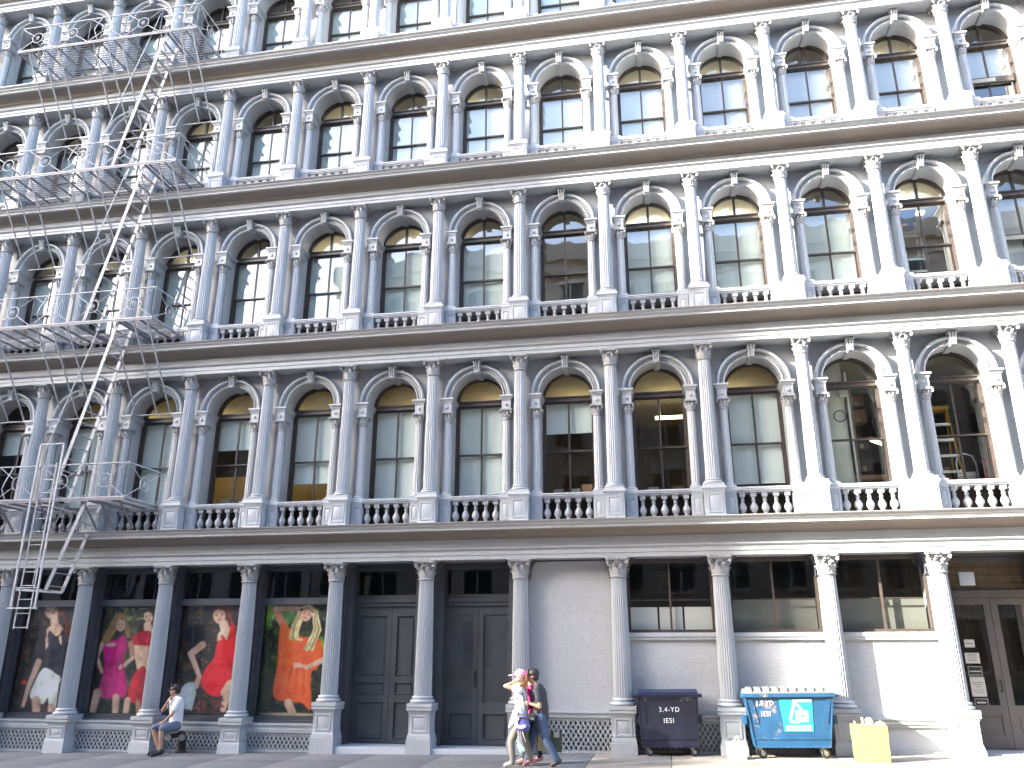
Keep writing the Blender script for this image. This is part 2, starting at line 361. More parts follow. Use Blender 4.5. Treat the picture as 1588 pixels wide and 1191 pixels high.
def wall_panel_mesh(Hc):                     # one bay of wall with its arched opening and deep reveal
    Hs = Hc-.90; b = MB(); y0, y1 = .476, .90; R = .62; hw = W/2
    arc = [(-R, 0.0)]+[(-R*math.cos(PI*i/32), Hs+R*math.sin(PI*i/32)) for i in range(33)]+[(R, 0.0)]
    outer = []
    for x, z in arc:
        if z <= Hs: outer.append((-hw if x < 0 else hw, z))
        else:
            dx, dz = x, z-Hs; t = min(hw/abs(dx) if abs(dx) > 1e-6 else 1e9, (Hc-Hs)/dz); outer.append((dx*t, Hs+dz*t))
    n = len(arc)
    vs = [(x,y0,z) for x,z in arc]+[(x,y0,z) for x,z in outer]+[(x,y1,z) for x,z in arc]
    fs = [(i,i+1,n+i+1,n+i) for i in range(n-1)]+[(i,2*n+i,2*n+i+1,i+1) for i in range(n-1)]
    b.add(vs, fs)
    for sg in (-1, 1): b.add([(sg*hw,y0,Hc),(sg*(Hc-Hs)*0+sg*hw,y0,Hs),(sg*hw,y0,Hc)], []) 
    # spandrel corners
    for sg in (-1, 1):
        ang = [i for i,(x,z) in enumerate(outer) if z > Hs and abs(abs(x)-hw) < 1e-6 and x*sg > 0]
        top = [i for i,(x,z) in enumerate(outer) if abs(z-Hc) < 1e-6 and x*sg >= 0]
        if ang and top:
            c = max(ang, key=lambda i: outer[i][1]); d = max(top, key=lambda i: abs(outer[i][0]))
            b.add([(outer[c][0],y0,outer[c][1]),(sg*hw,y0,Hc),(outer[d][0],y0,Hc)], [(0,1,2)])
    b.box(-.60,.60,.27,.92,PED-.075,PED-.003)  # sill
    for sg in (-1, 1):                       # panelled jamb behind the colonnette
        b.box(sg*.72-.10, sg*.72+.10, .462, .476, PED, Hs-.36)
    return b.mesh('wall_panel', 'paint')

def entab_profiles(H):
    k = H/.70
    arch = [(.48,0),(.03,0),(.03,.085*k),(.012,.088*k),(.012,.175*k),(-.005,.18*k),(-.04,.205*k),(-.045,.225*k),(-.02,.232*k),(.06,.234*k),(.48,.234*k)]
    frieze = [(.06,.2345*k),(.06,.405*k)]
    cove = [(.06,.405*k),(.035,.41*k),(.035,.43*k),(.01,.435*k)]
    for t in range(9):
        a = PI/2*t/8; cove.append((.01-.30*(1-math.cos(a))*1.0, .435*k+.115*k*math.sin(a)))
    cove += [(-.30,.552*k)]
    cor = [(-.30,.5525*k),(-.345,.553*k),(-.345,.595*k),(-.36,.598*k),(-.36,.612*k)]
    for t in range(9):
        u = t/8; cor.append((-.36-.075*u-.012*math.sin(2*PI*u), .612*k+.07*k*u))
    cor += [(-.445,.684*k),(-.445,.70*k),(-.40,.712*k),(.10,.73*k),(.9,.74*k)]
    return arch, frieze, cove, cor

def entablature(z, H):
    a, f, c, o = entab_profiles(H); k = H/.70
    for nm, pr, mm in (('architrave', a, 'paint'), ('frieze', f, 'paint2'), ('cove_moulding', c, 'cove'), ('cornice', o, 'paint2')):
        b = MB(); b.ext(pr, XL, XR, caps=False); e = build(nm, b, mm, bld, loc=(0,0,z))
    b = MB(); x = XL
    while x < XR: b.box(x, x+.026, -.456, -.40, .688*k, .709*k); x += .05
    build('cornice_rib', b, 'cove', e, 0, kind='stuff')
    b = MB(); x = XL
    while x < XR: b.box(x, x+.03, -.315, -.285, .536*k, .5515*k); x += .055
    build('dentil', b, 'paint2', e, 0, kind='stuff')

# ---- windows ----------------------------------------------------------------
WY = .84
def window_meshes(Hc, mull):
    GL = 'glass' if mull else 'lowglass'
    Hs = Hc-.90; R, r = .619, .572; b = MB(); z0 = PED
    outp = [(-R,z0)]+[(-R*math.cos(PI*i/32), Hs+R*math.sin(PI*i/32)) for i in range(33)]+[(R,z0)]
    inp = [(-r,z0)]+[(-r*math.cos(PI*i/32), Hs+r*math.sin(PI*i/32)) for i in range(33)]+[(r,z0)]
    mid = [((a[0]*.45+c[0]*.55), (a[1]*.45+c[1]*.55)) for a, c in zip(outp, inp)]
    n = len(outp)
    vs = [(x,WY-.03,z) for x,z in outp]+[(x,WY-.03,z) for x,z in mid]+[(x,WY,z) for x,z in mid]+[(x,WY,z) for x,z in inp]+[(x,WY+.10,z) for x,z in inp]
    b.add(vs, [(k*n+i,k*n+i+1,k*n+n+i+1,k*n+n+i) for k in range(4) for i in range(n-1)])
    b.box(-r-.03,r+.03,WY-.055,WY+.09,Hs-.075,Hs-.03); b.box(-r-.03,r+.03,WY-.035,WY+.085,Hs-.03,Hs+.02); b.box(-r-.03,r+.03,WY-.065,WY+.08,Hs+.02,Hs+.05)
    if mull: b.box(-.028,.028,WY-.01,WY+.05,Hs+.05,Hs+r+.01)
    b.box(-r,r,WY-.03,WY+.10,z0-.002,z0+.04)
    frame = b.mesh('window', 'frame')
    top, bot = Hs-.075, z0+.04; zm = top-(top-bot)*.535
    def sash(x, za, zb, y, brail):
        q = MB(); q.box(-x,-x+.034,y,y+.04,za,zb); q.box(x-.034,x,y,y+.04,za,zb)
        q.box(-x+.034,x-.034,y+.001,y+.041,zb-.035,zb); q.box(-x+.034,x-.034,y+.001,y+.041,za,za+brail); q.box(-.022,.022,y+.004,y+.036,za+brail,zb-.04)
        return q.mesh('sash', 'frame')
    us = sash(r, zm-.018, top, WY+.02, .036); ls = sash(r, bot, zm+.018, WY+.062, .06)
    def pane(x0,x1,za,zb):
        q = MB(); q.add([(x0,0,za),(x1,0,za),(x1,0,zb),(x0,0,zb)], [(0,1,2,3)]); return q.mesh('pane', GL, 0)
    pn = [(pane(-r+.034,-.022,zm+.018,top-.035), WY+.04), (pane(.022,r-.034,zm+.018,top-.035), WY+.04), (pane(-r+.034,-.022,bot+.06,zm-.017), WY+.082), (pane(.022,r-.034,bot+.06,zm-.017), WY+.082)]
    def fan(a0, a1):
        q = MB(); pts = [(-r*1.0*math.cos(a0+(a1-a0)*i/20), Hs+.05+(r-.05)*math.sin(a0+(a1-a0)*i/20)) for i in range(21)]
        ctr = [(0,Hs+.05)] if abs(a1-a0) < 3 else []
        pp = pts+ctr; q.add([(x,0,z) for x,z in pp], [tuple(range(len(pp)-1,-1,-1))]); return q.mesh('pane', GL, 0)
    pn += ([(fan(0,PI/2), WY+.03), (fan(PI/2,PI), WY+.03)] if mull else [(fan(0,PI), WY+.03)])
    def shade(fr, tilt=0.0, mm='shade'):
        q = MB(); zt = Hs-.03; zb_ = zt-(zt-bot)*fr; N = 10; vs = []; fs = []
        for i in range(N+1):
            x = -.612+1.224*i/N; yy = .022*math.sin(i*1.3)+.010*math.sin(i*2.9+1)
            for j in range(3): vs.append((x, WY+.145+yy*(j/2), zt+(zb_-zt)*j/2+(tilt*x if j == 2 else 0)))
        for i in range(N):
            for j in range(2): fs.append((3*i+j, 3*i+j+1, 3*i+4+j, 3*i+3+j))
        q.add(vs, fs); q.tube([(-r,WY+.145,zb_-tilt*r),(r,WY+.145,zb_+tilt*r)], .016, 6); q.tube([(-r,WY+.16,zt+.02),(r,WY+.16,zt+.02)], .03, 8)
        return q.mesh('roller_shade', mm, 60)
    return frame, us, ls, pn, shade

SHADE = [ # how far each blind is drawn, bay by bay (left edge of the bay is column i)
 {-9:1,-8:1,-7:.3,-6:1,-5:1,-4:.36,-3:.77,-2:1,-1:(.955,.05),0:.34,1:0,2:.93,3:0,4:0,5:.5,6:1},
 {-9:1,-8:.9,-7:.9,-6:.8,-5:.85,-4:.9,-3:1,-2:1,-1:1,0:0,1:.85,2:.87,3:.90,4:0,5:'g',6:1},
 {-9:1,-8:1,-7:1,-6:.9,-5:1,-4:1,-3:.72,-2:1,-1:1,0:1,1:.8,2:'g',3:'g',4:'g',5:'h',6:1},
 {-9:1,-8:1,-7:1,-6:1,-5:1,-4:1,-3:1,-2:1,-1:1,0:1,1:1,2:1,3:1,4:1,5:1,6:1}]

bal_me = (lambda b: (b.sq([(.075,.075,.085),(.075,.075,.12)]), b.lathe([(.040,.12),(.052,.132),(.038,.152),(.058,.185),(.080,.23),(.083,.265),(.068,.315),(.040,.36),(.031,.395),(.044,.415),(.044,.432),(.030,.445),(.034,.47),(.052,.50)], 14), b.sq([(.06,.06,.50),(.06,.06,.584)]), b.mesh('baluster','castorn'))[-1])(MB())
def rail_mesh():
    b = MB(); b.ext([(.25,PED-.075),(.25,PED-.045),(.235,PED-.04),(.235,PED-.015),(.25,PED-.003),(.47,PED-.003),(.47,PED-.115),(.29,PED-.115),(.275,PED-.10),(.275,PED-.075),(.25,PED-.075)], -.585, .585)
    b.ext([(.29,0),(.29,.06),(.30,.085),(.45,.085),(.45,0)], -.585, .585)
    return b.mesh('balustrade', 'paint')
rail_me = rail_mesh()
rec_me = (lambda b: (b.box(-.62,.62,.84,.89,0,PED-.08), b.mesh('recess_panel','frame',0))[1])(MB())  # dark window brown also stands for the shade behind the balusters
bal_x = [-.464+i*.232 for i in range(5)]
bal_join = MB()
for x in [-.585]+[q for q in bal_x]+[.585]:
    for p in [1]:
        o = len(bal_join.v); me = bal_me
        bal_join.v += [(v.co.x+x, v.co.y, v.co.z) for v in me.vertices]
        for f in me.polygons: bal_join.f.append([o+i for i in f.vertices]); bal_join.mi.append(0)
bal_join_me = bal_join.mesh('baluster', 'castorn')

for fi, (zb, zc) in enumerate(FL):
    Hc = zc-zb; Hs = Hc-.90; mull = fi > 0
    b = MB(); b.flute(CR, CR*.86, PED+.17, Hc-CAPH); col_me = b.mesh('column', 'paint', 25)
    b = MB(); b.flute(KR, KR*.90, PED-.012+.13, Hs-.36-.235, n=14); kol_me = b.mesh('colonnette', 'paint', 25)
    wp_me = wall_panel_mesh(Hc); fr_me, us_me, ls_me, panes, shade = window_meshes(Hc, mull); cache = {}
    for k in KS:
        c = link('column', col_me, bld, (k*W, CY, zb))
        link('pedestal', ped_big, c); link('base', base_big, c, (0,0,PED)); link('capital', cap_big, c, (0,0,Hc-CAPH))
    for k in KS[:-1]:
        xc = (k+.5)*W
        vis = (-8 if fi else -7) <= k <= 5
        for sg in (-1, 1):
            c = link('colonnette', kol_me, bld, (xc+sg*.70, KY, zb))
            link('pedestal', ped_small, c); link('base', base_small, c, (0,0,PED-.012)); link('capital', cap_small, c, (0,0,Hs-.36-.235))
        a = link('arch', arch_me, bld, (xc, 0, zb+Hs))
        link('keystone', key_me, a)
        for sg in (-1, 1): link('impost', imp_me, a, (sg*.71, 0, 0))
        link('wall_panel', wp_me, bld, (xc, 0, zb)); link('recess_panel', rec_me, bld, (xc, 0, zb))
        r_ = link('balustrade', rail_me, bld, (xc, 0, zb))
        if vis and fi < 3:
            for x in bal_x: link('baluster', bal_me, r_, (x, .365, 0))
        else: link('baluster', bal_join_me, r_, (0,.365,0), kind='stuff')
        w_ = link('window', fr_me, bld, (xc, 0, zb))
        link('sash', us_me, w_); link('sash', ls_me, w_)
        for pm, py in panes:
            link('pane', pm, w_, (0,py,0), (random.uniform(-.004,.004), 0, random.uniform(-.006,.006)), **({} if vis else {'kind':'stuff'}))
        s_ = SHADE[fi].get(k, 1)
        if s_:
            if s_ not in cache:
                cache[s_] = shade(1,0,'shade2') if s_ == 'g' else shade(.55,0,'shade2') if s_ == 'h' else shade(s_[0], s_[1]) if isinstance(s_, tuple) else shade(s_)
            link('roller_shade', cache[s_], w_)
    nxt = FL[fi+1][0] if fi < 3 else zc+.70
    entablature(zc, nxt-zc-.001)
entablature(GCAP, FL[0][0]-GCAP-.001)

# body of the building: floors, ceilings, party walls, roof
def rbox(nm, m, *a):
    b = MB(); b.box(*a); return build(nm, b, m, bld, 0)
for fi, (zb, zc) in enumerate(FL):
    rbox('room_floor', 'floor', XL+.3, XR-.3, .95, 9, zb-.02, zb+.03)
    rbox('room_ceiling', 'room', XL+.3, XR-.3, .93, 9, zc-.06, zc+.06)
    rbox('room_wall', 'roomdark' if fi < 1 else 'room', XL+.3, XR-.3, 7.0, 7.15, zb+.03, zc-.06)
    rbox('front_lintel', 'paint2', XL, XR, .49, .92, zc+.002, zc+.62)
rbox('side_wall', 'redbrick', XL-.4, XL, -.1, 12, -1, 22.4); rbox('side_wall', 'redbrick', XR, XR+.4, -.1, 12, -1, 22.4)
rbox('rear_wall', 'redbrick', XL, XR, 11.6, 12, -1, 22.4); rbox('roof', 'asphalt', XL, XR, .6, 11.6, 22.0, 22.3)
for k in (-6, -2, 3): rbox('room_partition', 'room', k*W-.08, k*W+.08, .95, 7, FL[0][0]+.04, FL[0][1]-.07)
for fi in (1, 2, 3):
    for k in (-3, 0, 4): rbox('room_partition', 'room', k*W-.08, k*W+.08, .95, 7, FL[fi][0]+.04, FL[fi][1]-.07)

# ================================================================== GROUND STOREY
GR = .185
b = MB(); b.flute(GR, GR*.84, .74, GCAP-.42, n=24); gcol_low = b.mesh('column', 'paint', 25)
b = MB(); b.flute(GR, GR*.84, 1.08, GCAP-.42, n=24); gcol_hi = b.mesh('column', 'paint', 25)
gcap = capital_mesh(GR*.86, .42, .235); gbase = base_mesh(GR, .22)
gp_low = pedestal_mesh(.225, .215, .52, -.5, 0.0); gp_hi = pedestal_mesh(.225, .215, .86, -.5, .24)
for k in KS:
    low = k <= -3
    c = link('column', gcol_low if low else gcol_hi, bld, (k*W, .22, 0))
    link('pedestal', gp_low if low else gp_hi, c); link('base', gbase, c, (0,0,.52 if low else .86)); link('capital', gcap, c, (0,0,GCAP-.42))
    if low: pass
    for sg in (-1, 1):                       # quarter-round brackets in the bay corners beside the capital
        b = MB(); b.prism([(sg*.20,GCAP-.42)]+[(sg*(.20+.17-.17*math.cos(PI/2*t/6)), GCAP-.42+.41*math.sin(PI/2*t/6)) for t in range(7)]+[(sg*.20,GCAP-.01)], .27, .60)
        build('bracket', b, 'shop', c, loc=(0,-.22,0))
    p = MB(); p.box(k*W-.15, k*W+.15, .42, .95, -.5, GCAP-.02); build('pier', p, 'shop' if k < 0 else 'paint', bld, 0)

def lattice(x0, x1, z0, z1, y, parent, cell=.10):
    # raised diamond grille: two sets of ridged diagonal bars clipped to the panel
    b = MB(); w, h = x1-x0, z1-z0; s = 1.55     # slope of the bars
    bk = MB(); bk.box(x0,x1,y+.045,y+.055,z0,z1); build('lattice_back', bk, 'gap', parent, 0)
    for sg in (1, -1):
        c = -h/s - cell
        while c < w+h/s+cell:
            t0, t1 = 0.0, 1.0; xa, xb = (c, c+h/s) if sg > 0 else (c+h/s, c)
            lo, hi = 0.0, 1.0; dx = xb-xa
            tA, tB = (0-xa)/dx, (w-xa)/dx
            lo = max(0, min(tA,tB)); hi = min(1, max(tA,tB))
            if hi-lo > .02:
                p = Vector((x0+xa+dx*lo, y+(.012 if sg > 0 else .015), z0+h*lo)); q = Vector((x0+xa+dx*hi, y+(.012 if sg > 0 else .015), z0+h*hi))
                b.bar(p, q, .022, .03, (1,0,0))
            c += cell
    return build('lattice', b, ['paint'], parent, 0, kind='stuff')

def bulkhead(k, zr0, zr1, y, lat=True):
    x0, x1 = k*W+.16, (k+1)*W-.16; zm = gz((x0+x1)/2)
    b = MB(); b.ext([(y+.3,zr0-.03),(y,zr0-.03),(y,zr0),(y-.035,zr0+.02),(y-.045,zr0+(zr1-zr0)*.45),(y-.02,zr0+(zr1-zr0)*.5),(y-.03,zr0+(zr1-zr0)*.8),(y-.055,zr1-.03),(y-.055,zr1),(y+.32,zr1+.012)], x0, x1)
    b.box(x0, x0+.035, y-.012, y+.05, zm-.15, zr0-.031); b.box(x1-.035, x1, y-.012, y+.05, zm-.15, zr0-.031); b.box(x0+.035, x1-.035, y-.012, y+.05, zm-.15, zm+.045)
    b.box(x0, x1, y+.06, y+.3, zm-.3, zr0-.031)
    o = build('bulkhead', b, 'paint', bld)
    if lat: lattice(x0+.035, x1-.035, zm+.045, zr0-.031, y, o)
    return o

def pane_obj(x0, x1, y, z0, z1, parent, m='shopglass'):
    q = MB(); q.add([(x0,0,z0),(x1,0,z0),(x1,0,z1),(x0,0,z1)], [(0,1,2,3)]); return link('pane', q.mesh('pane', m, 0), parent, (0,y,0))

for k in range(-9, -2):                      # shop windows
    bulkhead(k, .27, .47, .35)
    x0, x1 = k*W+.15, (k+1)*W-.15
    b = MB(); y = .56
    b.box(x0,x0+.09,y,y+.1,.485,GCAP-.03); b.box(x1-.09,x1,y,y+.1,.485,GCAP-.03)
    b.box(x0+.09,x1-.09,y-.002,y+.1,.485,.60); b.box(x0+.09,x1-.09,y-.03,y+.1,2.98,3.06); b.box(x0+.09,x1-.09,y-.015,y+.1,3.06,3.13); b.box(x0+.09,x1-.09,y-.002,y+.1,GCAP-.12,GCAP-.03)
    b.box(x0,x1,y-.09,y+.02,.484,.53)
    s_ = build('shop_window', b, 'shop', bld)
    pane_obj(x0+.09,x1-.09,y+.04,.60,2.98,s_); pane_obj(x0+.09,x1-.09,y+.04,3.13,GCAP-.12,s_)
rbox('display_back', 'black', XL, -2*W-.2, 1.9, 1.95, -.3, GCAP); rbox('display_floor', 'black', XL, -2*W-.2, .66, 1.9, .45, .50)
rbox('display_end', 'black', -2*W-.2, -2*W-.15, .66, 1.95, -.3, GCAP)
rbox('shop_ceiling', 'shop', XL, XR, .48, 3.2, GCAP-.025, GCAP+.02)

def door_bay(k, glazed):
    x0, x1 = k*W+.15, (k+1)*W-.15; y = .80; zs = .07
    b = MB(); b.box(x0,x0+.16,y-.30,y+.08,zs,GCAP-.03); b.box(x1-.16,x1,y-.30,y+.08,zs,GCAP-.03)
    b.box(x0+.16,x1-.16,y-.05,y+.08,2.93,3.02); b.box(x0+.16,x1-.16,y-.09,y+.08,3.02,3.10); b.box(x0+.16,x1-.16,y-.03,y+.08,3.10,3.18); b.box(x0+.16,x1-.16,y-.03,y+.08,GCAP-.14,GCAP-.03)
    for z in (.95,): b.box(x0+.16,x0+.17,y-.30,y-.28,zs,GCAP-.03)
    d = build('door_frame', b, 'door', bld)
    pane_obj(x0+.16,x1-.16,y+.02,3.18,GCAP-.14,d)
    st = MB(); st.sq([((x1-x0)/2-.02,.42,-.25),((x1-x0)/2-.02,.42,zs-.012),((x1-x0)/2-.028,.412,zs)], (x0+x1)/2, .45); build('doorstep', st, 'stone', bld)
    xa, xm, xb = x0+.165, (x0+x1)/2+(.10 if not glazed else 0), x1-.165
    for (l, r) in ((xa, xm-.004), (xm+.004, xb)):
        q = MB(); s = .11
        rows = [(.17,.93),(1.06,1.33),(1.45,2.74)] if not glazed else [(.19,.72),(.92,2.74)]
        q.box(l,l+s,y,y+.05,zs+.01,2.925); q.box(r-s,r,y,y+.05,zs+.01,2.925)
        zz = [zs+.01]+[v for rr in rows for v in rr]+[2.925]
        for i in range(0, len(zz), 2): q.box(l+s,r-s,y+.001,y+.05,zz[i],zz[i+1])
        lf = build('door_leaf', q, 'door', bld)
        for (z0, z1) in rows:
            if glazed and z0 > .9: pane_obj(l+s,r-s,y+.022,z0,z1,lf); bb = MB(); bb.box(l+s-.02,r-s+.02,y+.042,y+.048,z0-.02,z1+.02); build('reflection_sheet', bb, 'door', lf, 0); continue  # grey sheet behind the pane stands in for its dull reflection
            p = MB(); a = .045
            p.add([(l+s,y+.001,z0),(r-s,y+.001,z0),(r-s,y+.001,z1),(l+s,y+.001,z1),(l+s+.02,y-.018,z0+.02),(r-s-.02,y-.018,z0+.02),(r-s-.02,y-.018,z1-.02),(l+s+.02,y-.018,z1-.02),(l+s+a,y+.03,z0+a),(r-s-a,y+.03,z0+a),(r-s-a,y+.03,z1-a),(l+s+a,y+.03,z1-a)],
                  [(0,1,5,4),(1,2,6,5),(2,3,7,6),(3,0,4,7),(4,5,9,8),(5,6,10,9),(6,7,11,10),(7,4,8,11),(8,9,10,11)])
            build('panel', p, 'door', lf, 0)
        if r == xb and not glazed:
            h = MB(); h.lathe([(.03,0),(.034,.01),(.02,.02),(.016,.03),(.03,.05),(.02,.065)], 12); hh = build('handle', h, 'black', lf); hh.location = (r-.07, y, 1.19); hh.rotation_euler = (PI/2,0,0)
        if l == xa and glazed:
            h = MB(); h.tube([(0,0,0),(0,-.05,.02),(0,-.055,.12),(0,-.05,.26),(0,0,.28)], .012, 6); h.box(-.02,.02,-.006,0,-.03,.32); hh = build('handle', h, 'black', lf); hh.location = (r-.05, y, 1.25)
door_bay(-2, False); door_bay(-1, True)
rbox('hall_back', 'black', -2*W, 0, 2.6, 2.65, -.3, GCAP); rbox('hall_floor', 'black', -2*W, 0, .86, 2.6, .0, .05)

def brick_field(k, z0, z1, y):
    x0, x1 = k*W+.151, (k+1)*W-.151
    b = MB(); b.box(x0,x1,y+.0035,y+.1,z0,z1)
    bw, bh, j = .205, .066, .004; row = 0; z = z0
    while z < z1-.02:
        x = x0-(.5*bw if row % 2 else 0); zt = min(z+bh, z1)
        while x < x1:
            a, c = max(x, x0), min(x+bw, x1)
            if c-a > .02:
                d = random.uniform(-.0016,.0016)
                yy = y+d
                b.add([(a+j/2,yy,z+j/2),(c-j/2,yy,z+j/2),(c-j/2,yy,zt-j/2),(a+j/2,yy,zt-j/2),(a+j/2-.002,y+.005,z+j/2-.002),(c-j/2+.002,y+.005,z+j/2-.002),(c-j/2+.002,y+.005,zt-j/2+.002),(a+j/2-.002,y+.005,zt-j/2+.002)], [(0,1,2,3),(0,4,5,1),(1,5,6,2),(2,6,7,3),(3,7,4,0)])
            x += bw
        z += bh; row += 1
    return b
def brick_wall(k, z0, z1, y):
    x0, x1 = k*W+.15, (k+1)*W-.15
    w_ = MB(); w_.box(x0,x1,y+.10,y+.22,z0-.3,z1); o = build('brick_infill', w_, 'brick', bld, 0)
    build('brick', brick_field(k, z0, z1, y), 'brick', o, 0, kind='stuff'); return o
brick_wall(0, .80, GCAP-.03, .42)
bulkhead(0, .66, .80, .33)
for k in (1, 2, 3):
    brick_wall(k, .76, 2.19, .42); bulkhead(k, .63, .76, .33, lat=(k < 3))
    x0, x1 = k*W+.151, (k+1)*W-.151
    b = MB(); b.ext([(.60,2.19),(.36,2.19),(.35,2.20),(.35,2.24),(.325,2.26),(.325,2.325),(.36,2.34),(.60,2.345)], x0, x1); build('sill', b, 'paint', bld)
    y = .46; b = MB(); b.box(x0,x0+.06,y,y+.07,2.345,GCAP-.03); b.box(x1-.06,x1,y,y+.07,2.345,GCAP-.03); b.box(x0+.06,x1-.06,y+.001,y+.07,2.345,2.40); b.box(x0+.06,x1-.06,y+.001,y+.07,GCAP-.10,GCAP-.03)
    xm = (x0+x1)/2; b.box(xm-.022,xm+.022,y+.003,y+.065,2.40,GCAP-.10); b.box(x0+.06,xm-.022,y+.02,y+.05,2.99,3.005); b.box(xm+.022,x1-.06,y+.02,y+.05,2.99,3.005)
    f = build('strip_window', b, 'frame' if k < 3 else 'frame', bld)
    for (a, c) in ((x0+.06, xm-.022), (xm+.022, x1-.06)):
        pane_obj(a,c,y+.035,2.40,2.99,f,'lowglass'); pane_obj(a,c,y+.035,3.005,GCAP-.10,f,'lowglass')
    q = MB()
    if k == 1:
        for (a, c) in ((x0+.06,x0+.62),(x0+.66,x1-.66),(x1-.62,x1-.06)): q.box(a,c,y+.14,y+.15,2.36,2.86)
        build('blind', q, 'shade2', f, 0)
    else:
        q.box(x0+.06,x1-.06,y+.20,y+.21,2.36,2.99); build('frosted_panel', q, M['blindg'] if 'blindg' in M else 'frame', f, 0)
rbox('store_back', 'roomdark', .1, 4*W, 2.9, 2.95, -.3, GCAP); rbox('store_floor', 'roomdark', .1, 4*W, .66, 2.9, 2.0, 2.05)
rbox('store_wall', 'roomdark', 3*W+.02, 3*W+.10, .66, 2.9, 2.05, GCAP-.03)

# ---- entrance at the right ----------------------------------------------------
def entrance(k):
    x0, x1 = k*W+.15, (k+1)*W-.15; y = 1.05; zs = gz(x0)+.02
    M['taupe'] = mat('taupe_door_paint', (0.115, 0.105, 0.108), 0.45, var=0.1, scale=4, bump=0.1)
    M['wood'] = mat('brown_wood_panelling', (0.12, 0.085, 0.05), 0.5, var=0.35, scale=5, stretch=(6, 1, .6), bump=0.1)
    b = MB(); b.box(x0,x0+.10,.45,y+.1,zs-.2,GCAP-.03); b.box(x1-.10,x1,.45,y+.1,zs-.2,GCAP-.03)
    b.box(x0+.10,x1-.10,y-.04,y+.10,3.02,3.10); b.box(x0+.10,x1-.10,y-.07,y+.10,3.10,3.16); b.box(x0+.10,x1-.10,y-.02,y+.1,GCAP-.15,GCAP-.03)
    f = build('door_frame', b, 'taupe', bld)
    b = MB(); z = 3.16
    while z < GCAP-.16: b.box(x0+.10,x1-.10,y+.02+.01*random.random(),y+.06,z+.004,z+.15); z += .155
    build('transom_boards', b, 'wood', f, 0)
    xm = (x0+x1)/2+.08
    for (l, r) in ((x0+.11, xm-.004), (xm+.004, x1-.11)):
        q = MB(); s = .13
        q.box(l,l+s,y,y+.05,zs+.01,3.015); q.box(r-s,r,y,y+.05,zs+.01,3.015)
        for a, c in ((zs+.01,zs+.26),(zs+.62,zs+.80),(2.88,3.015)): q.box(l+s,r-s,y+.001,y+.05,a,c)
        q.box(l+s+.06,r-s-.06,y+.006,y+.04,zs+.31,zs+.57); q.box(l+s,r-s,y+.02,y+.045,zs+.26,zs+.62)
        lf = build('door_leaf', q, 'taupe', bld)
        pane_obj(l+s,r-s,y+.02,zs+.80,2.88,lf)
        h = MB(); h.tube([(r-.06,y,1.22),(r-.06,y-.05,1.24),(r-.06,y-.05,1.42),(r-.06,y,1.44)],.010,6); build('handle', h, 'black', lf)
    st = MB(); st.box(x0,x1,.20,y+.12,zs-.3,zs); build('doorstep', st, 'stone', bld)
    rbox('lobby_wall','wood',x0-.2,x1+.6,2.9,3.0,-.1,GCAP); rbox('lobby_floor','floor',x0-.1,x1+.4,y+.12,2.9,-.1,.18); rbox('lobby_side','wood',x1+.3,x1+.4,y+.12,2.9,.18,GCAP-.03)
    return x0, xm, y, zs
ex0, exm, ey, ezs = entrance(4)
for k in (5, 6):
    brick_wall(k, .80, GCAP-.03, .42); bulkhead(k, .63, .80, .33, lat=False)
# ================================================================== FIRE ESCAPE
fe = thing('fire_escape', 'silver grey iron fire escape with ring railings, gratings and steep stairs climbing the facade', 'fire escape', (0,0,0))
FX0, FX1, FY0, FY1 = -14.60, -8.93, -1.03, .28
DECK = [5.28, 9.72, 14.2, 18.5]
def ring_mesh():
    b = MB(); r = .165
    pts = [(r*math.cos(2*PI*i/24), 0, r*math.sin(2*PI*i/24)) for i in range(25)]; b.tube(pts, .0125, 6, caps=False)
    for i in range(8):
        a = PI*i/4; b.tube([(0,0,0),(.085*math.cos(a),-.004,.085*math.sin(a))], .016, 5, .004)
    b.ball((0,-.01,0), .026, 8, 5)
    return b.mesh('medallion', 'escape')
ring_me = ring_mesh()
def rail_panel(p0, p1, h, parent):           # one railing panel between two posts: diagonals run into a ring
    p0, p1 = Vector(p0), Vector(p1); d = p1-p0; L = d.length; u = d.normalized(); c = (p0+p1)/2+Vector((0,0,h/2)); b = MB()
    for a, e in ((p0,1),(p1,1),(p0+Vector((0,0,h)),-1),(p1+Vector((0,0,h)),-1)):
        v = (c-a); q = c-v.normalized()*.165; b.tube([a, q], .0115, 5)
    for a in (p0, p1): b.tube([a, a+Vector((0,0,h))], .014, 5)
    b.bar(p0+Vector((0,0,.012)), p1+Vector((0,0,.012)), .02, .008, (0,0,1))
    o = build('railing_panel', b, 'escape', fe)
    link('medallion', ring_me, o, c, (0,0,math.atan2(u.y,u.x)))
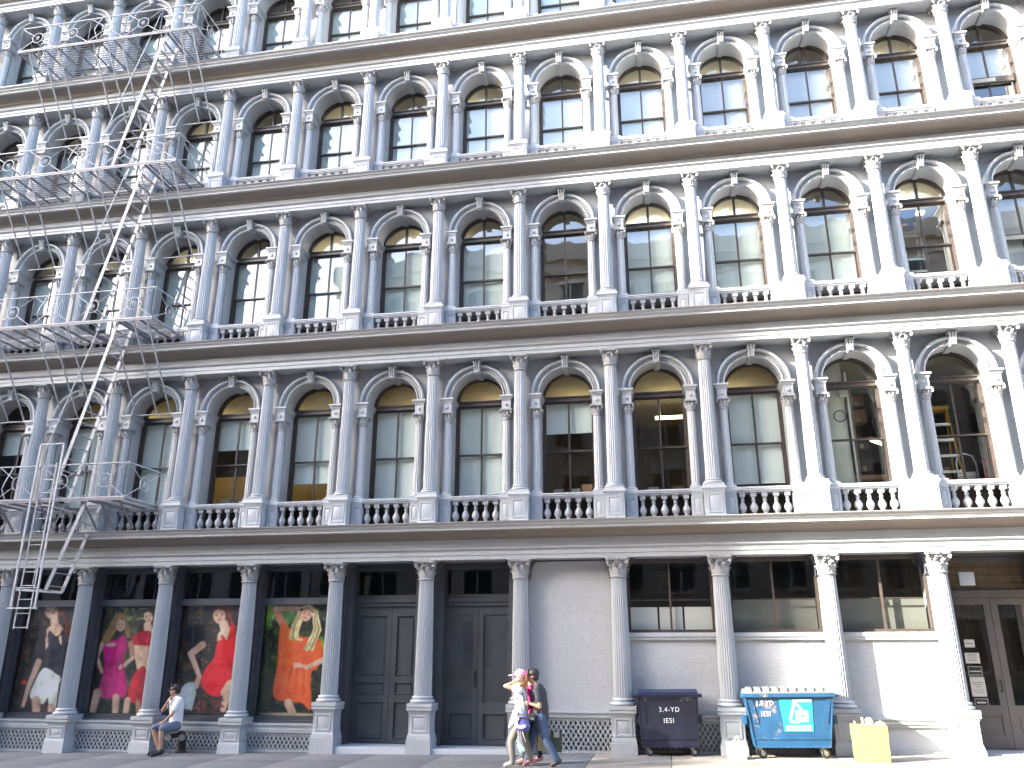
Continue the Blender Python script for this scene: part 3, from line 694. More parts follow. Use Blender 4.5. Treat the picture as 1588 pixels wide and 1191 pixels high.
for di, dz in enumerate(DECK):
    hole = (-10.95, -9.85, -.98, -.28) if di < 4 else None
    b = MB()
    for y in (FY0, FY1-.02): b.bar((FX0,y,dz-.02),(FX1,y,dz-.02),.05,.012,(0,0,1))
    for x in (FX0, FX1): b.bar((x,FY0,dz-.02),(x,FY1,dz-.02),.05,.012,(0,0,1))
    x = FX0+.44
    while x < FX1-.1:
        if not (hole[0] < x < hole[1]): b.bar((x,FY0,dz-.035),(x,FY1,dz-.035),.055,.014,(0,0,1))
        x += .445
    for x in hole[:2]: b.bar((x,FY0,dz-.03),(x,FY1,dz-.03),.07,.02,(0,0,1))
    b.bar((hole[0],hole[3],dz-.03),(hole[1],hole[3],dz-.03),.06,.015,(0,0,1))
    pl = build('platform', b, 'grate', fe, 0)
    n = 15; sm = {}
    for i in range(n):
        y = FY0+.05+(FY1-FY0-.1)*i/(n-1)
        segs = [(FX0+.012, hole[0]-.012), (hole[1]+.012, FX1-.012)] if hole[2] < y < hole[3] else [(FX0+.012, FX1-.012)]
        for a, c in segs:
            key = (round(a,2), round(c,2))
            if key not in sm: q = MB(); q.box(a,c,-.013,.013,-.006,.006); sm[key] = q.mesh('slat', 'grate', 0)
            link('slat', sm[key], pl, (0,y,dz+.006))
    # railing
    h = .80; zb = dz+.02; N = 5; st = (FX1-FX0)/N
    for i in range(N): rail_panel((FX0+i*st,FY0,zb),(FX0+(i+1)*st,FY0,zb),h,fe)
    rail_panel((FX1,FY0,zb),(FX1,FY1,zb),h,fe); rail_panel((FX0,FY1,zb),(FX0,FY0,zb),h,fe)
    b = MB()
    for z in (zb, zb+h): b.tube([(FX0,FY1,z),(FX0,FY0,z),(FX1,FY0,z),(FX1,FY1,z)], .018, 6)
    build('handrail', b, 'escape', fe)
    b = MB()                                 # bowed stay on the rail
    b.tube([(FX0+st*2.35,FY0-.03,zb+h),(FX0+st*2.28,FY0-.12,zb+h*.55),(FX0+st*2.25,FY0-.15,zb+h*.3),(FX0+st*2.3,FY0-.05,zb)], .013, 6); build('stay_rod', b, 'escape', fe)
    # raking struts down to the wall and the tie rods they land on
    if di > 0:
        for g in ((-14.25,-13.78,-13.3),(-12.15,-11.72,-11.28),(-10.03,-9.45,-9.08)):
            for x in g:
                b = MB(); b.tube([(x,FY0+.03,dz-.03),(x,.47,dz-2.02)], .021, 6); build('strut', b, 'escape', fe)
            b = MB(); b.tube([(g[0]-.25,.47,dz-2.02),(g[2]+.18,.47,dz-2.02)], .019, 6); build('tie_rod', b, 'escape', fe)
    else:
        for x in (-14.2,-13.1,-12.3,-11.2,-10.06,-9.62,-9.12):
            b = MB(); b.bar((x,FY0+.1,dz-.03),(x,-.30,dz-.60),.05,.02,(1,0,0)); build('strut', b, 'grate', fe)
def stair(top, bot, y0, y1, n, rail=True):
    top, bot = Vector((top[0],0,top[1])), Vector((bot[0],0,bot[1])); b = MB()
    for y in (y0, y1):
        o = Vector((0,y,0)); b.bar(top+o, bot+o, .016, .085, (0,1,0))
    s_ = build('stair', b, 'escape', fe, 0)
    q = MB(); q.box(-.035,.035,y0+.012,y1-.012,-.006,.006); tm = q.mesh('tread', 'escape', 0)
    for i in range(n):
        p = top.lerp(bot, (i+.7)/n); link('tread', tm, s_, p)
    if rail:
        v = (bot-top); pts = [top+Vector((-.25,y0-.03,.75)), top+Vector((-.38,y0-.03,.2)), bot+Vector((-.42,y0-.03,.95)), bot+Vector((-.40,y0-.03,.62)), bot+Vector((-.12,y0-.02,.45))]
        h = MB(); h.tube(pts, .014, 6); build('stair_handrail', h, 'escape', s_)
for i in (1, 2, 3): stair((-9.93, DECK[i]-.02), (-10.90, DECK[i-1]+.05), -.93, -.38, 15)
stair((-9.98, DECK[0]-.03), (-10.62, 3.27), -.93, -.40, 7, False)
b = MB(); b.bar((-10.75,-.97,3.27),(-10.75,-.33,3.27),.09,.02,(1,0,0)); b.bar((-11.6,-.66,3.30),(-10.4,-.66,3.22),.03,.05,(0,1,0)); b.tube([(-10.95,-.85,5.2),(-11.05,-.85,3.4)],.012,5); b.tube([(-10.55,-.35,4.7),(-11.1,-.5,4.62),(-10.8,-.6,5.2)],.012,5)
build('stair_foot', b, 'escape', fe)
b = MB(); yl = -1.12                          # guide frame of the drop ladder, above and below the deck
for x in (-11.27, -10.66): b.bar((x,yl,2.84),(x,yl,6.60),.045,.03,(1,0,0))
b.bar((-11.27,yl,6.60),(-10.66,yl,6.60),.03,.03,(0,1,0)); b.bar((-11.36,yl,2.86),(-10.60,yl,2.86),.035,.035,(0,1,0)); b.bar((-11.25,yl,3.3),(-10.68,yl,3.3),.03,.02,(0,1,0))
build('ladder_guide', b, 'escape', fe, 0)
b = MB()
for x in (-11.14, -10.80): b.bar((x,yl+.05,2.42),(x,yl+.05,6.15),.03,.018,(1,0,0))
lad = build('drop_ladder', b, 'escape', fe, 0)
q = MB(); q.tube([(-11.14,yl+.05,0),(-10.80,yl+.05,0)], .011, 6); rm = q.mesh('rung', 'escape')
for i in range(13): link('rung', rm, lad, (0,0,2.45+i*.30))

# ================================================================== POSTERS IN THE SHOP WINDOWS
poster_mat = bpy.data.materials.new('poster_print'); poster_mat.use_nodes = True
_t = poster_mat.node_tree; _b = _t.nodes['Principled BSDF']; _a = _t.nodes.new('ShaderNodeVertexColor'); _a.layer_name = 'print'
_t.links.new(_a.outputs[0], _b.inputs['Base Color']); _b.inputs['Roughness'].default_value = 0.5
M['poster'] = poster_mat
S2L = lambda c: np.array(srgb(*c))
def smooth(P, n=5):
    P = np.array(P, float); out = []; N = len(P)
    for i in range(N):
        a, b_, c, d = P[i-1], P[i], P[(i+1) % N], P[(i+2) % N]
        for k in range(n):
            t = k/n; out.append(.5*((2*b_)+(c-a)*t+(2*a-5*b_+4*c-d)*t*t+(3*b_-a-3*c+d)*t**3))
    return np.array(out)
class Paint:
    def __init__(s, u, v, bgc):
        s.u, s.v = u, v; s.c = np.tile(S2L(bgc), (len(u),1)); s.n = s.noise(7); s.n2 = s.noise(2.2); s.n3 = rng.normal(0, 1, len(u))
    def noise(s, sc_):
        f = np.zeros(len(s.u))
        for i in range(14):
            a = rng.uniform(0, 6.28); k = rng.uniform(.5, 1.6)/sc_*2.2; f += np.sin((np.cos(a)*s.u+np.sin(a)*s.v)*k+rng.uniform(0, 6.28))
        return f/5.0
    def cloud(s, col, sc_, lo=.2, amt=.8):
        s.blend(np.clip((s.noise(sc_)-lo)*1.4, 0, 1)*amt, col, .25)
    def blend(s, m, col, tex=.10):
        c = S2L(col)*(1+tex*s.n[:,None]+tex*.7*s.n2[:,None]+tex*.5*s.n3[:,None]); m = np.clip(m,0,1)[:,None]; s.c = s.c*(1-m)+np.clip(c,0,1)*m
    def cap(s, ax, ay, bx, by, ra, rb, col, soft=.9, form=.45, tex=.06):
        dx, dy = bx-ax, by-ay; L = dx*dx+dy*dy+1e-9
        t = np.clip(((s.u-ax)*dx+(s.v-ay)*dy)/L, 0, 1); px, py = ax+t*dx, ay+t*dy; r = ra+(rb-ra)*t
        d = np.hypot(s.u-px, s.v-py); m = np.clip((r-d)/soft+.5, 0, 1)
        side = ((s.u-px)*.8+(s.v-py)*.3)/np.maximum(r,.1)
        c = S2L(col)*(1+tex*s.n2[:,None]+tex*.6*s.n3[:,None])*(1.04-form*np.clip(side,-.25,1)**2*np.sign(side)*1.2-.18*np.clip((d/np.maximum(r,.1))**4,0,1))[:,None]; m = m[:,None]; s.c = s.c*(1-m)+np.clip(c,0,1)*m
    def poly(s, pts, col, soft=.9, form=.0, tex=.10, fold=(.9,.25), curve=True):
        P = smooth(pts) if curve and len(pts) > 4 else np.array(pts, float); n = len(P); ins = np.zeros(len(s.u), bool); dmin = np.full(len(s.u), 1e9)
        for i in range(n):
            a, b_ = P[i], P[(i+1) % n]
            cond = ((a[1] > s.v) != (b_[1] > s.v)) & (s.u < (b_[0]-a[0])*(s.v-a[1])/(b_[1]-a[1]+1e-12)+a[0]); ins ^= cond
            e = b_-a; t = np.clip(((s.u-a[0])*e[0]+(s.v-a[1])*e[1])/(e@e+1e-9), 0, 1); dmin = np.minimum(dmin, np.hypot(s.u-a[0]-t*e[0], s.v-a[1]-t*e[1]))
        sd = np.where(ins, dmin, -dmin); m = np.clip(sd/soft+.5, 0, 1); s.blend(m, col, tex)
        if form:
            cx = P[:,0].mean(); w = (P[:,0].max()-P[:,0].min())/2
            f1 = np.sin(s.u*fold[0]*.55+s.v*fold[1]*.5+1.6*s.n); f2 = np.sin(s.u*fold[0]*.27-s.v*.21+2.2*s.n)
            k = 1.06-form*1.1*np.clip((s.u-cx)/w,-.5,1)-.10*f1*(form*3)-.12*f2*(form*3)-.30*np.clip(1-dmin/2.6,0,1)*form*2.5
            s.c = s.c*(1-m[:,None])+np.clip(s.c*k[:,None],0,1)*m[:,None]
    def ell(s, cx, cy_, rx, ry, col, rot=0, soft=.25, tex=.08):
        c_, s_ = math.cos(rot), math.sin(rot); x = (s.u-cx)*c_+(s.v-cy_)*s_; y = -(s.u-cx)*s_+(s.v-cy_)*c_
        d = np.hypot(x/rx, y/ry); s.blend(np.clip((1-d)/soft+.5,0,1), col, tex)
    def hair(s, pts, w, col, n=16):
        P = np.array(pts, float)
        for i in range(int(n*1.6)):
            o = rng.uniform(-1,1); k = rng.uniform(.55,1.18) if i > n*.5 else rng.uniform(.45,.8); wob = rng.uniform(-1,1,(len(P),2))*1.0; ph = rng.uniform(0,6)
            Q = [P[j]+np.array([o*w*(.6+.5*j/max(1,len(P)-1)), o*w*.12])+wob[j] for j in range(len(P))]
            R = []
            for a, b_ in zip(Q[:-1], Q[1:]):
                for t in (0,.5): R.append(a+(b_-a)*t+np.array([1.1*math.sin(ph+3*t+len(R)*1.7),0]))
            R.append(Q[-1])
            for a, b_ in zip(R[:-1], R[1:]): s.cap(a[0],a[1],b_[0],b_[1],.95,.75,tuple(min(255,c*k) for c in col),.9,.0,.10)
    def leaves(s, n, box, cols):
        for i in range(n):
            x, y = rng.uniform(box[0],box[2]), rng.uniform(box[1],box[3]); s.ell(x,y,rng.uniform(2,7),rng.uniform(.8,2.2),cols[rng.integers(len(cols))],rng.uniform(-1.5,1.5),.6,.2)
    def face(s, cx, cy_, r, tilt, skin):
        c_, s_ = math.cos(tilt), math.sin(tilt); R = lambda x, y: (cx+(x*c_-y*s_)*r, cy_+(x*s_+y*c_)*r)
        s.ell(cx,cy_,r*.78,r,skin,tilt,.2)
        for q in (-.36,.36):
            s.ell(*R(q,-.08),r*.17,r*.075,(88,60,50),tilt,.7); s.ell(*R(q,-.28),r*.2,r*.05,(95,65,50),tilt,.7)
        s.ell(*R(0,.2),r*.1,r*.16,tuple(c*.86 for c in skin),tilt,.9); s.ell(*R(0,.5),r*.24,r*.09,(170,50,55),tilt,.6)

SK = (206,168,142); SKD = (168,122,96)
PY = .70
def poster(k, name_label, paint, bgc, nx=120, nz=170):
    x0, x1, z0, z1 = k*W+.25, (k+1)*W-.25, .605, 2.975
    xs, zs_ = np.linspace(x0,x1,nx), np.linspace(z0,z1,nz); X, Z = np.meshgrid(xs, zs_); X = X.ravel(); Z = Z.ravel()
    u, v = to_px(X, PY, Z); p = Paint(u, v, bgc); paint(p)
    lit = 1+.22*p.noise(16)+.10*p.noise(5)-.10*np.clip((v-1040)/70,-1,1); p.c = np.clip(p.c*lit[:,None]*(1+.05*rng.normal(0,1,(len(u),1))), 0, 1)
    C3 = p.c.reshape(nz,nx,3); C3[1:-1,1:-1] = .5*C3[1:-1,1:-1]+.125*(C3[:-2,1:-1]+C3[2:,1:-1]+C3[1:-1,:-2]+C3[1:-1,2:]); p.c = C3.reshape(-1,3)
    fs = [(j*nx+i, j*nx+i+1, (j+1)*nx+i+1, (j+1)*nx+i) for j in range(nz-1) for i in range(nx-1)]
    me = bpy.data.meshes.new('poster'); me.from_pydata(np.column_stack([X, np.full_like(X,PY), Z]).tolist(), [], fs)
    a = me.color_attributes.new('print', 'FLOAT_COLOR', 'POINT'); a.data.foreach_set('color', np.column_stack([np.clip(p.c*PGAIN,0,.95), np.ones(len(u))]).ravel().astype(np.float32))
    me.materials.append(poster_mat)
    thing('poster', name_label, 'poster', me=me, group='fashion posters in the shop windows')
PGAIN = 1.4
def pA(p):   # black top, white shorts
    p.cloud((86,70,58),9); p.cloud((24,22,24),6); p.cloud((110,60,46),4,.5,.6)
    p.leaves(50,(5,930,70,1110),[(60,48,40),(45,40,38),(85,60,45),(30,30,30),(70,30,28)])
    p.ell(25,990,6,55,(110,45,38),.1,.8); p.ell(37,1058,4,3,(200,60,40),0,.6)
    p.hair([(96,948),(104,965),(103,985)],3,(95,40,30),10)
    p.ell(88,946,13,10,(110,52,40),0,.4); p.ell(80,949,10,10,SK,0,.3); p.ell(74,947,2.5,1,(60,40,34),.2,.6); p.ell(86,945,2.5,1,(60,40,34),-.1,.6); p.ell(83,951,3,1.5,(150,60,60),.2,.6)
    p.cap(84,958,86,975,6,7,SK); p.poly([(73,975),(92,968),(101,985),(96,1000),(76,996)],SK,1,.2)
    p.poly([(74,985),(78,978),(86,986),(93,983),(97,976),(103,990),(100,1020),(95,1052),(70,1038),(71,1015)],(42,42,52),.8,.25,.2)
    p.poly([(70,990),(74,986),(75,1000),(71,1008)],SK); p.poly([(91,988),(95,985),(96,1000),(93,998)],SK)
    p.poly([(52,992),(66,985),(70,1000),(68,1025),(55,1030),(48,1015)],(48,40,38),1.5,.2,.3)
    p.cap(60,1026,44,1066,5,3.6,SK); p.cap(44,1066,36,1094,3.4,3,SK)
    p.poly([(69,1036),(93,1051),(91,1062),(86,1097),(76,1095),(74,1082),(66,1092),(47,1082),(52,1062)],(214,222,208),.8,.18,.06)
    p.cap(69,1037,92,1050,1,1,(235,235,230)); p.cap(56,1086,56,1110,7,6,SK); p.cap(79,1096,79,1110,5,5,SK)
def pB(p):   # magenta dress and red dress
    p.cloud((78,84,52),8); p.cloud((20,24,20),6); p.cloud((104,96,70),4,.5,.6)
    p.leaves(60,(130,935,245,1110),[(45,55,35),(60,70,40),(30,32,30),(75,80,45),(40,45,40)])
    p.leaves(14,(190,942,225,962),[(110,125,60),(90,110,50)])
    p.hair([(228,960),(222,975),(216,1000)],3,(70,55,40),8)
    p.ell(235,958,8,10,(66,48,36),0,.4); p.face(230,957,8.5,-.25,SK); p.cap(229,970,231,982,6,7,SK); p.poly([(205,986),(231,978),(238,995),(236,1015),(208,1000)],(165,30,45),.8,.2)
    p.poly([(205,1000),(233,1002),(228,1040),(214,1045)],SK,1,.25)
    p.poly([(212,1040),(226,1036),(226,1088),(200,1086),(202,1060)],(190,38,48),.8,.3)
    p.cap(198,1086,194,1110,5,4.5,SK); p.cap(214,1088,215,1108,4,4,SKD)
    p.hair([(185,952),(174,975),(160,1000),(157,1002)],7,(178,140,88),34); p.hair([(192,955),(197,975),(199,988)],3.5,(150,110,65),14)
    p.face(187,970,9,.1,SK)
    p.cap(158,1000,150,1018,4.5,3.6,SK); p.cap(150,1018,158,1042,3.4,2.8,SK); p.cap(203,998,206,1020,4.5,3.2,SKD); p.cap(206,1020,190,1034,3,2.8,SK)
    p.poly([(161,1000),(180,992),(192,985),(198,1000),(192,1022),(193,1040),(197,1060),(191,1082),(155,1081),(153,1066),(160,1045),(162,1025)],(196,28,112),.8,.28,.06)
    p.ell(172,1000,8,3,SK,-.1,.5)
    p.cap(151,1074,142,1108,6.5,5,SK); p.cap(180,1082,178,1108,6,4.5,SK); p.cap(188,1033,186,1036,2.5,2.5,SK)
def pC(p):   # red dress, crouching
    p.cloud((88,70,50),9); p.cloud((22,20,24),6); p.cloud((112,92,66),3.5,.5,.6)
    p.leaves(60,(258,938,375,1108),[(40,34,30),(60,46,34),(30,30,34),(80,66,48),(55,30,26)])
    p.hair([(342,945),(352,960),(356,985)],5,(75,28,28),20); p.ell(300,985,22,14,(28,28,40),0,.7)
    p.ell(347,951,14,13,(104,46,38),.2,.4); p.hair([(350,944),(356,962),(358,984)],4,(120,54,42),18); p.face(340,955,12,-.05,(196,158,132)); p.hair([(330,946),(339,942),(350,946)],2.5,(112,50,40),16); p.cap(347,968,352,985,7,8,SK)
    p.poly([(340,980),(362,974),(366,1000),(350,1000),(338,998)],SK,1,.2)
    p.cap(314,1000,296,1014,5.5,5,SK); p.cap(296,1014,309,1048,4.8,3.6,SK); p.cap(309,1050,304,1064,3.8,4.5,SK)
    for q in (-3,0,3): p.cap(304+q,1064,297+q,1070,1.4,1,SK)
    p.poly([(344,984),(352,992),(358,968),(364,970),(366,1000),(363,1030),(361,1052),(350,1066),(343,1080),(322,1076),(311,1058),(318,1038),(332,1020),(336,1000)],(206,30,40),.8,.22,.06)
    p.ell(341,990,3,3,SK,.4,.5)
    p.cap(358,1062,348,1074,8,6,SK); p.cap(352,1080,346,1100,6,4.5,SK)
    p.poly([(286,1062),(299,1058),(304,1066),(296,1098),(280,1096),(276,1080)],(196,208,204),1,.2)
    p.cap(302,1074,296,1100,2.4,2,(190,186,176)); p.leaves(24,(300,1086,345,1106),[(110,46,52),(80,60,40),(120,70,70)])
def pD(p):   # orange dress
    p.cloud((58,78,30),10); p.cloud((14,18,14),6); p.cloud((92,112,46),4,.5,.6)
    p.leaves(60,(398,940,500,1105),[(34,44,26),(24,30,22),(50,62,30),(18,20,18)])
    p.ell(412,950,12,24,(96,140,40),.2,.6); p.ell(446,952,16,14,(60,118,38),.3,.6); p.leaves(26,(402,940,460,985),[(110,160,50),(70,120,40),(130,170,70)]); p.ell(498,1002,5,14,(110,170,40),0,.5)
    for q in range(7): p.cap(395+q*3,1100,415+q*5,1020,1.2,1.0,(60,66,38),.8)
    p.cap(428,946,441,972,5,6,(196,120,88)); p.cap(428,944,462,944,4,4,SK)
    p.poly([(436,965),(446,972),(470,988),(495,990),(501,1018),(492,1036),(482,1046),(482,1100),(468,1090),(445,1088),(424,1078),(430,1030),(432,1000)],(226,88,38),.8,.15,.07)
    for q in range(7): p.cap(448+q*4.6,1034,438+q*6.4,1080-q%3*8,1.1,.3,(196,68,28) if q%2 else (240,116,60),2.2,.0)
    p.cap(432,1022,466,1012,1.0,.6,(196,66,26),1.2,0)
    p.hair([(468,950),(458,972),(456,990),(462,992)],7,(222,196,138),40); p.hair([(489,952),(493,975),(482,1000),(478,1008)],6,(222,200,146),36)
    p.face(475,953,10.5,.35,(214,160,134)); p.hair([(468,942),(480,940),(490,948)],2.5,(226,204,150),14)
    p.cap(500,1024,478,1034,4.4,3.2,SK); p.cap(476,1035,458,1030,3.2,2,SK)
    for q in (-2,1,4): p.cap(466,1031+q*.6,456,1031+q,1.3,1,SK)
    p.cap(447,1090,453,1104,6.5,6,SK); p.ell(450,1108,45,2.5,(190,176,140),.02,.6)
poster(-6, 'poster of a woman in a sleeveless black top and white shorts, behind the ladder', pA, (52,46,44))
poster(-5, 'poster of two women, one in a magenta dress and one in red', pB, (40,44,36))
poster(-4, 'poster of a crouching woman in a tight red dress with bent arm', pC, (44,38,34))
poster(-3, 'poster of a blonde woman in a loose orange dress among green leaves', pD, (26,32,22))
def pE(p): p.leaves(60,(-200,930,0,1110),[(60,48,40),(45,40,38),(85,60,45)]); p.poly([(-80,980),(-50,980),(-45,1080),(-90,1080)],(60,80,140),.8,.2)
poster(-7, 'poster of a figure in a blue dress in the leftmost shop window', pE, (46,44,40))
bulb_m = mat('warm_bulb', (1,.8,.5), emit=(1,.62,.22), estr=9.0)
for (x, z, lb) in ((-10.54,2.76,'small warm bulb glowing beside the poster with the magenta dress'),(-8.41,2.37,'small warm bulb glowing beside the poster of the crouching red dress'),(-6.25,2.82,'small white bulb glowing beside the orange dress poster')):
    t = thing('display_bulb', lb, 'light bulb', (x,.67,z), group='bulbs in the shop windows')
    b = MB(); b.ball((0,0,0), .042, 10, 7); build('bulb', b, bulb_m, t); b = MB(); b.lathe([(.018,.035),(.018,.08),(.006,.085),(.006,.18)], 8); build('socket', b, 'black', t)

# ================================================================== DUMPSTERS AND BAGS
M['navy'] = mat('navy_steel', (0.014, 0.017, 0.040), 0.42, var=0.3, scale=4, bump=0.25, bscale=12, dirt=(0.04,0.04,0.05), dscale=2.5, damt=0.6)
M['navylid'] = mat('navy_lid', (0.022, 0.032, 0.085), 0.45, var=0.2, scale=6, bump=0.1)
M['blue'] = mat('blue_steel', (0.012, 0.068, 0.155), 0.38, var=0.18, scale=4, bump=0.25, bscale=10, dirt=(0.24,0.19,0.17), dscale=3.4, damt=0.85, dlo=.58, dhi=.66)
M['greylid'] = mat('grey_plastic_lid', (0.13, 0.145, 0.15), 0.5, var=0.1, scale=8)
M['white'] = mat('white_stencil_paint', (0.72, 0.74, 0.76), 0.6, var=0.15, scale=30)
M['cyan'] = mat('cyan_sticker', (0.02, 0.50, 0.62), 0.35, var=0.05, scale=10)
M['rubber'] = mat('caster_rubber', (0.03, 0.03, 0.03), 0.7)
M['steel'] = mat('caster_steel', (0.32, 0.32, 0.33), 0.4, metal=0.7)
def text_mesh(name, s, size, m, depth=.0, xs=1.0):
    cu = bpy.data.curves.new(name, 'FONT'); cu.body = s; cu.size = size; cu.align_x = 'CENTER'; cu.extrude = .0015; cu.resolution_u = 3; cu.offset = .0015; cu.space_character = 1.18
    o = bpy.data.objects.new(name, cu); COL.objects.link(o); bpy.context.view_layer.update()
    me = bpy.data.meshes.new_from_object(o.evaluated_get(bpy.context.evaluated_depsgraph_get())); bpy.data.objects.remove(o); bpy.data.curves.remove(cu)
    me.name = name; me.materials.clear(); me.materials.append(M[m]); return me
def caster(parent, x, y, z, h):
    b = MB(); b.box(-.05,.05,-.05,.05,h-.012,h); b.bar((-.02,-.03,h-.012),(.03,-.03,h*.45),.05,.008,(1,0,0)); b.bar((-.02,.03,h-.012),(.03,.03,h*.45),.05,.008,(1,0,0)); c = build('caster', b, 'steel', parent, 0, loc=(x,y,z))
    w = MB(); w.lathe([(h*.10,-.02),(h*.42,-.022),(h*.46,-.014),(h*.46,.014),(h*.42,.022),(h*.10,.02)], 16); wo_ = build('wheel', w, 'rubber', c, loc=(.03,0,h*.46)); wo_.rotation_euler = (PI/2,0,.35)
    w2 = MB(); w2.lathe([(h*.02,-.024),(h*.24,-.024),(h*.24,.024),(h*.02,.024)], 12); h_ = build('hub', w2, 'steel', c, loc=(.03,0,h*.46)); h_.rotation_euler = (PI/2,0,.35)
def dumpster(loc, wb, wt, db, dt, z0, z1, body, lid, label, ribs):
    t = thing('dumpster', label, 'dumpster', loc, (0,-math.atan(SLOPE),0), 'dumpsters standing against the building')
    hb, ht = wb/2, wt/2; yb0, yt0 = 0.0, -(dt-db)
    b = MB()
    b.add([(-hb,yb0,z0),(hb,yb0,z0),(hb,db,z0),(-hb,db,z0),(-ht,yt0,z1),(ht,yt0,z1),(ht,db,z1),(-ht,db,z1)], [(0,3,2,1),(0,1,5,4),(1,2,6,5),(2,3,7,6),(3,0,4,7),(4,5,6,7)])
    bo = build('body', b, body, t, 0)
    b = MB(); lip = .045
    for (x0,x1,y0,y1) in ((-ht-lip,ht+lip,yt0-lip,yt0+.0),(-ht-lip,ht+lip,db,db+lip),(-ht-lip,-ht,yt0,db),(ht,ht+lip,yt0,db)): b.box(x0,x1,y0,y1,z1-.055,z1+.003)
    build('rim', b, body, t, 0)
    b = MB()                                  # pressed ribs and folded seam
    zz = z0+.14; k = 0.14/(z1-z0); yy = yb0+(yt0-yb0)*k; hx = hb+(ht-hb)*k
    b.tube([(-hx,yy-.004,zz),(hx,yy-.004,zz)], .012, 6); b.tube([(-hb,-.003,z0),(hb,-.003,z0)], .014, 6)
    for sg in (-1, 1):
        b.tube([(sg*hb,-.002,z0),(sg*ht,yt0-.002,z1-.05)], .013, 6)
        b.bar((sg*(hb-.06),-.008+ (yt0)*.45,z0+(z1-z0)*.45),(sg*(ht-.07),yt0*.92-.008,z0+(z1-z0)*.92),.09,.012,(1,0,0))
        b.box(sg*(ht+.03)-.035,sg*(ht+.03)+.035,yt0+(dt)*.25,yt0+dt*.75,z0+(z1-z0)*.42,z0+(z1-z0)*.58)
        b.box(sg*(ht+.045)-.05,sg*(ht+.045)+.05,yt0-.02,yt0+.05,z1-.06,z1-.02)
    build('rib', b, body, t)
    b = MB(); d0, d1 = yt0-.02, db
    if ribs:                                  # domed lid with raised cross ribs
        arc = [(d0+(d1-d0)*i/8, z1+.004+.085*math.sin(PI*(i/8)**.8)) for i in range(9)]
        n0 = ribs; wd = (wt+.04)/n0
        for i in range(n0):
            x0 = -ht-.02+i*wd; b.ext([(y,z) for y,z in arc]+[(d1,z1+.002),(d0,z1+.002)], x0+.012, x0+wd*.42)
            b.ext([(y,z+(.03 if 0 < j < 8 else .0)) for j,(y,z) in enumerate(arc)]+[(d1,z1+.0025),(d0,z1+.0025)], x0+wd*.42, x0+wd-.004)
        b.ext([(y,z-.006) for y,z in arc]+[(d1,z1+.001),(d0,z1+.001)], -ht-.02, ht+.02)
        b.box(-ht-.03,ht+.03,d0-.03,d0+.02,z1+.0035,z1+.03)
    else:
        b.ext([(d0-.01,z1+.004),(d0-.02,z1+.03),(d0+.02,z1+.045),(d1,z1+.075),(d1,z1+.004)], -ht-.01, ht+.01); b.tube([(-ht-.09,d0-.03,z1-.005),(ht+.09,d0-.03,z1-.005)], .013, 8)
    build('lid', b, lid, t)
    for x in (-hb+.10, hb-.12):
        for y in (.07, db-.08): caster(t, x, y, 0, z0-.01)
    return t, (lambda x, z: yt0*(z-z0)/(z1-z0))
t, fy = dumpster((3.0,-.20,gz(3.0)), 1.06, 1.14, .46, .52, .17, 1.12, 'navy', 'navylid', 'smaller dark navy steel dumpster with flat lid, standing in the shade', 0)
tl = math.atan2(.06, .95)
for s_, x, z, sz in (('3.4-YD', .02, .80, .125), ('IESI', .0, .60, .125)):
    link('lettering', text_mesh('lettering', s_, sz, 'white'), t, (x, fy(x,z)-.006, z), (PI/2+tl,0,0), (.95,1,1))
b = MB(); q = random.Random(3)
for i in range(16): b.box(*(lambda x,z,w,h: (x,x+w,fy(x,z)-.009,fy(x,z)+.03,z,z+h))(q.uniform(.15,.48) if i > 4 else q.uniform(-.5,-.4),q.uniform(1.0,1.05),q.uniform(.006,.02),q.uniform(.004,.012)))
build('paint_chip', b, 'white', t, 0, kind='stuff')
t, fy = dumpster((5.22,-.50,gz(5.22)), 1.34, 1.56, .62, .80, .20, 1.13, 'blue', 'greylid', 'larger bright blue steel dumpster with ribbed grey lid and cyan recycling sticker', 10)
tl = math.atan2(.18, .93)
for s_, x, z, sz in (('1.5 YD', -.44, .93, .115), ('IESI', -.43, .74, .125)):
    link('lettering', text_mesh('lettering', s_, sz, 'white'), t, (x, fy(x,z)-.008, z), (PI/2+tl,0,0), (.85,1,1))
stk = MB(); x0, x1, za, zb_ = -.15, .41, .47, 1.03
stk.add([(x0+.03,fy(0,za)-.008,za),(x1-.02,fy(0,za)-.008,za),(x1,fy(0,zb_)-.008,zb_),(x0-.03,fy(0,zb_)-.008,zb_)], [(0,1,2,3)])
stk = build('sticker', stk, 'cyan', t, 0)
b = MB(); Q = lambda x, z, o=.011: (x, fy(0,z)-o, z)
for p_, q_ in (((-.01,.66),(.10,.99)),((.10,.99),(.22,.84)),((.0,.64),(.16,.64))): b.bar(Q(*p_), Q(*q_), .045, .004, (1,0,.001) if abs(p_[0]-q_[0]) < .12 else (0,0,1))
def rect(b, x0, x1, z0, z1, o=.0115): b.add([Q(x0,z0,o),Q(x1,z0,o),Q(x1,z1,o),Q(x0,z1,o)], [(0,1,2,3)])
rect(b, .10, .32, .64, .83, .013); rect(b, .06, .40, .985, 1.02); rect(b, -.09, .36, .49, .57)
build('print', b, 'white', stk, 0)
b = MB(); q = random.Random(5)
for i in range(9): xx = -.06+i*.045; rect(b, xx, xx+.028, .505+q.uniform(0,.01), .555-q.uniform(0,.01), .0145)
for i in range(4): xx = .13+i*.045; rect(b, xx, xx+.028, .70, .70+q.uniform(.04,.08), .0150)
build('lettering', b, 'cyan', stk, 0, kind='stuff')

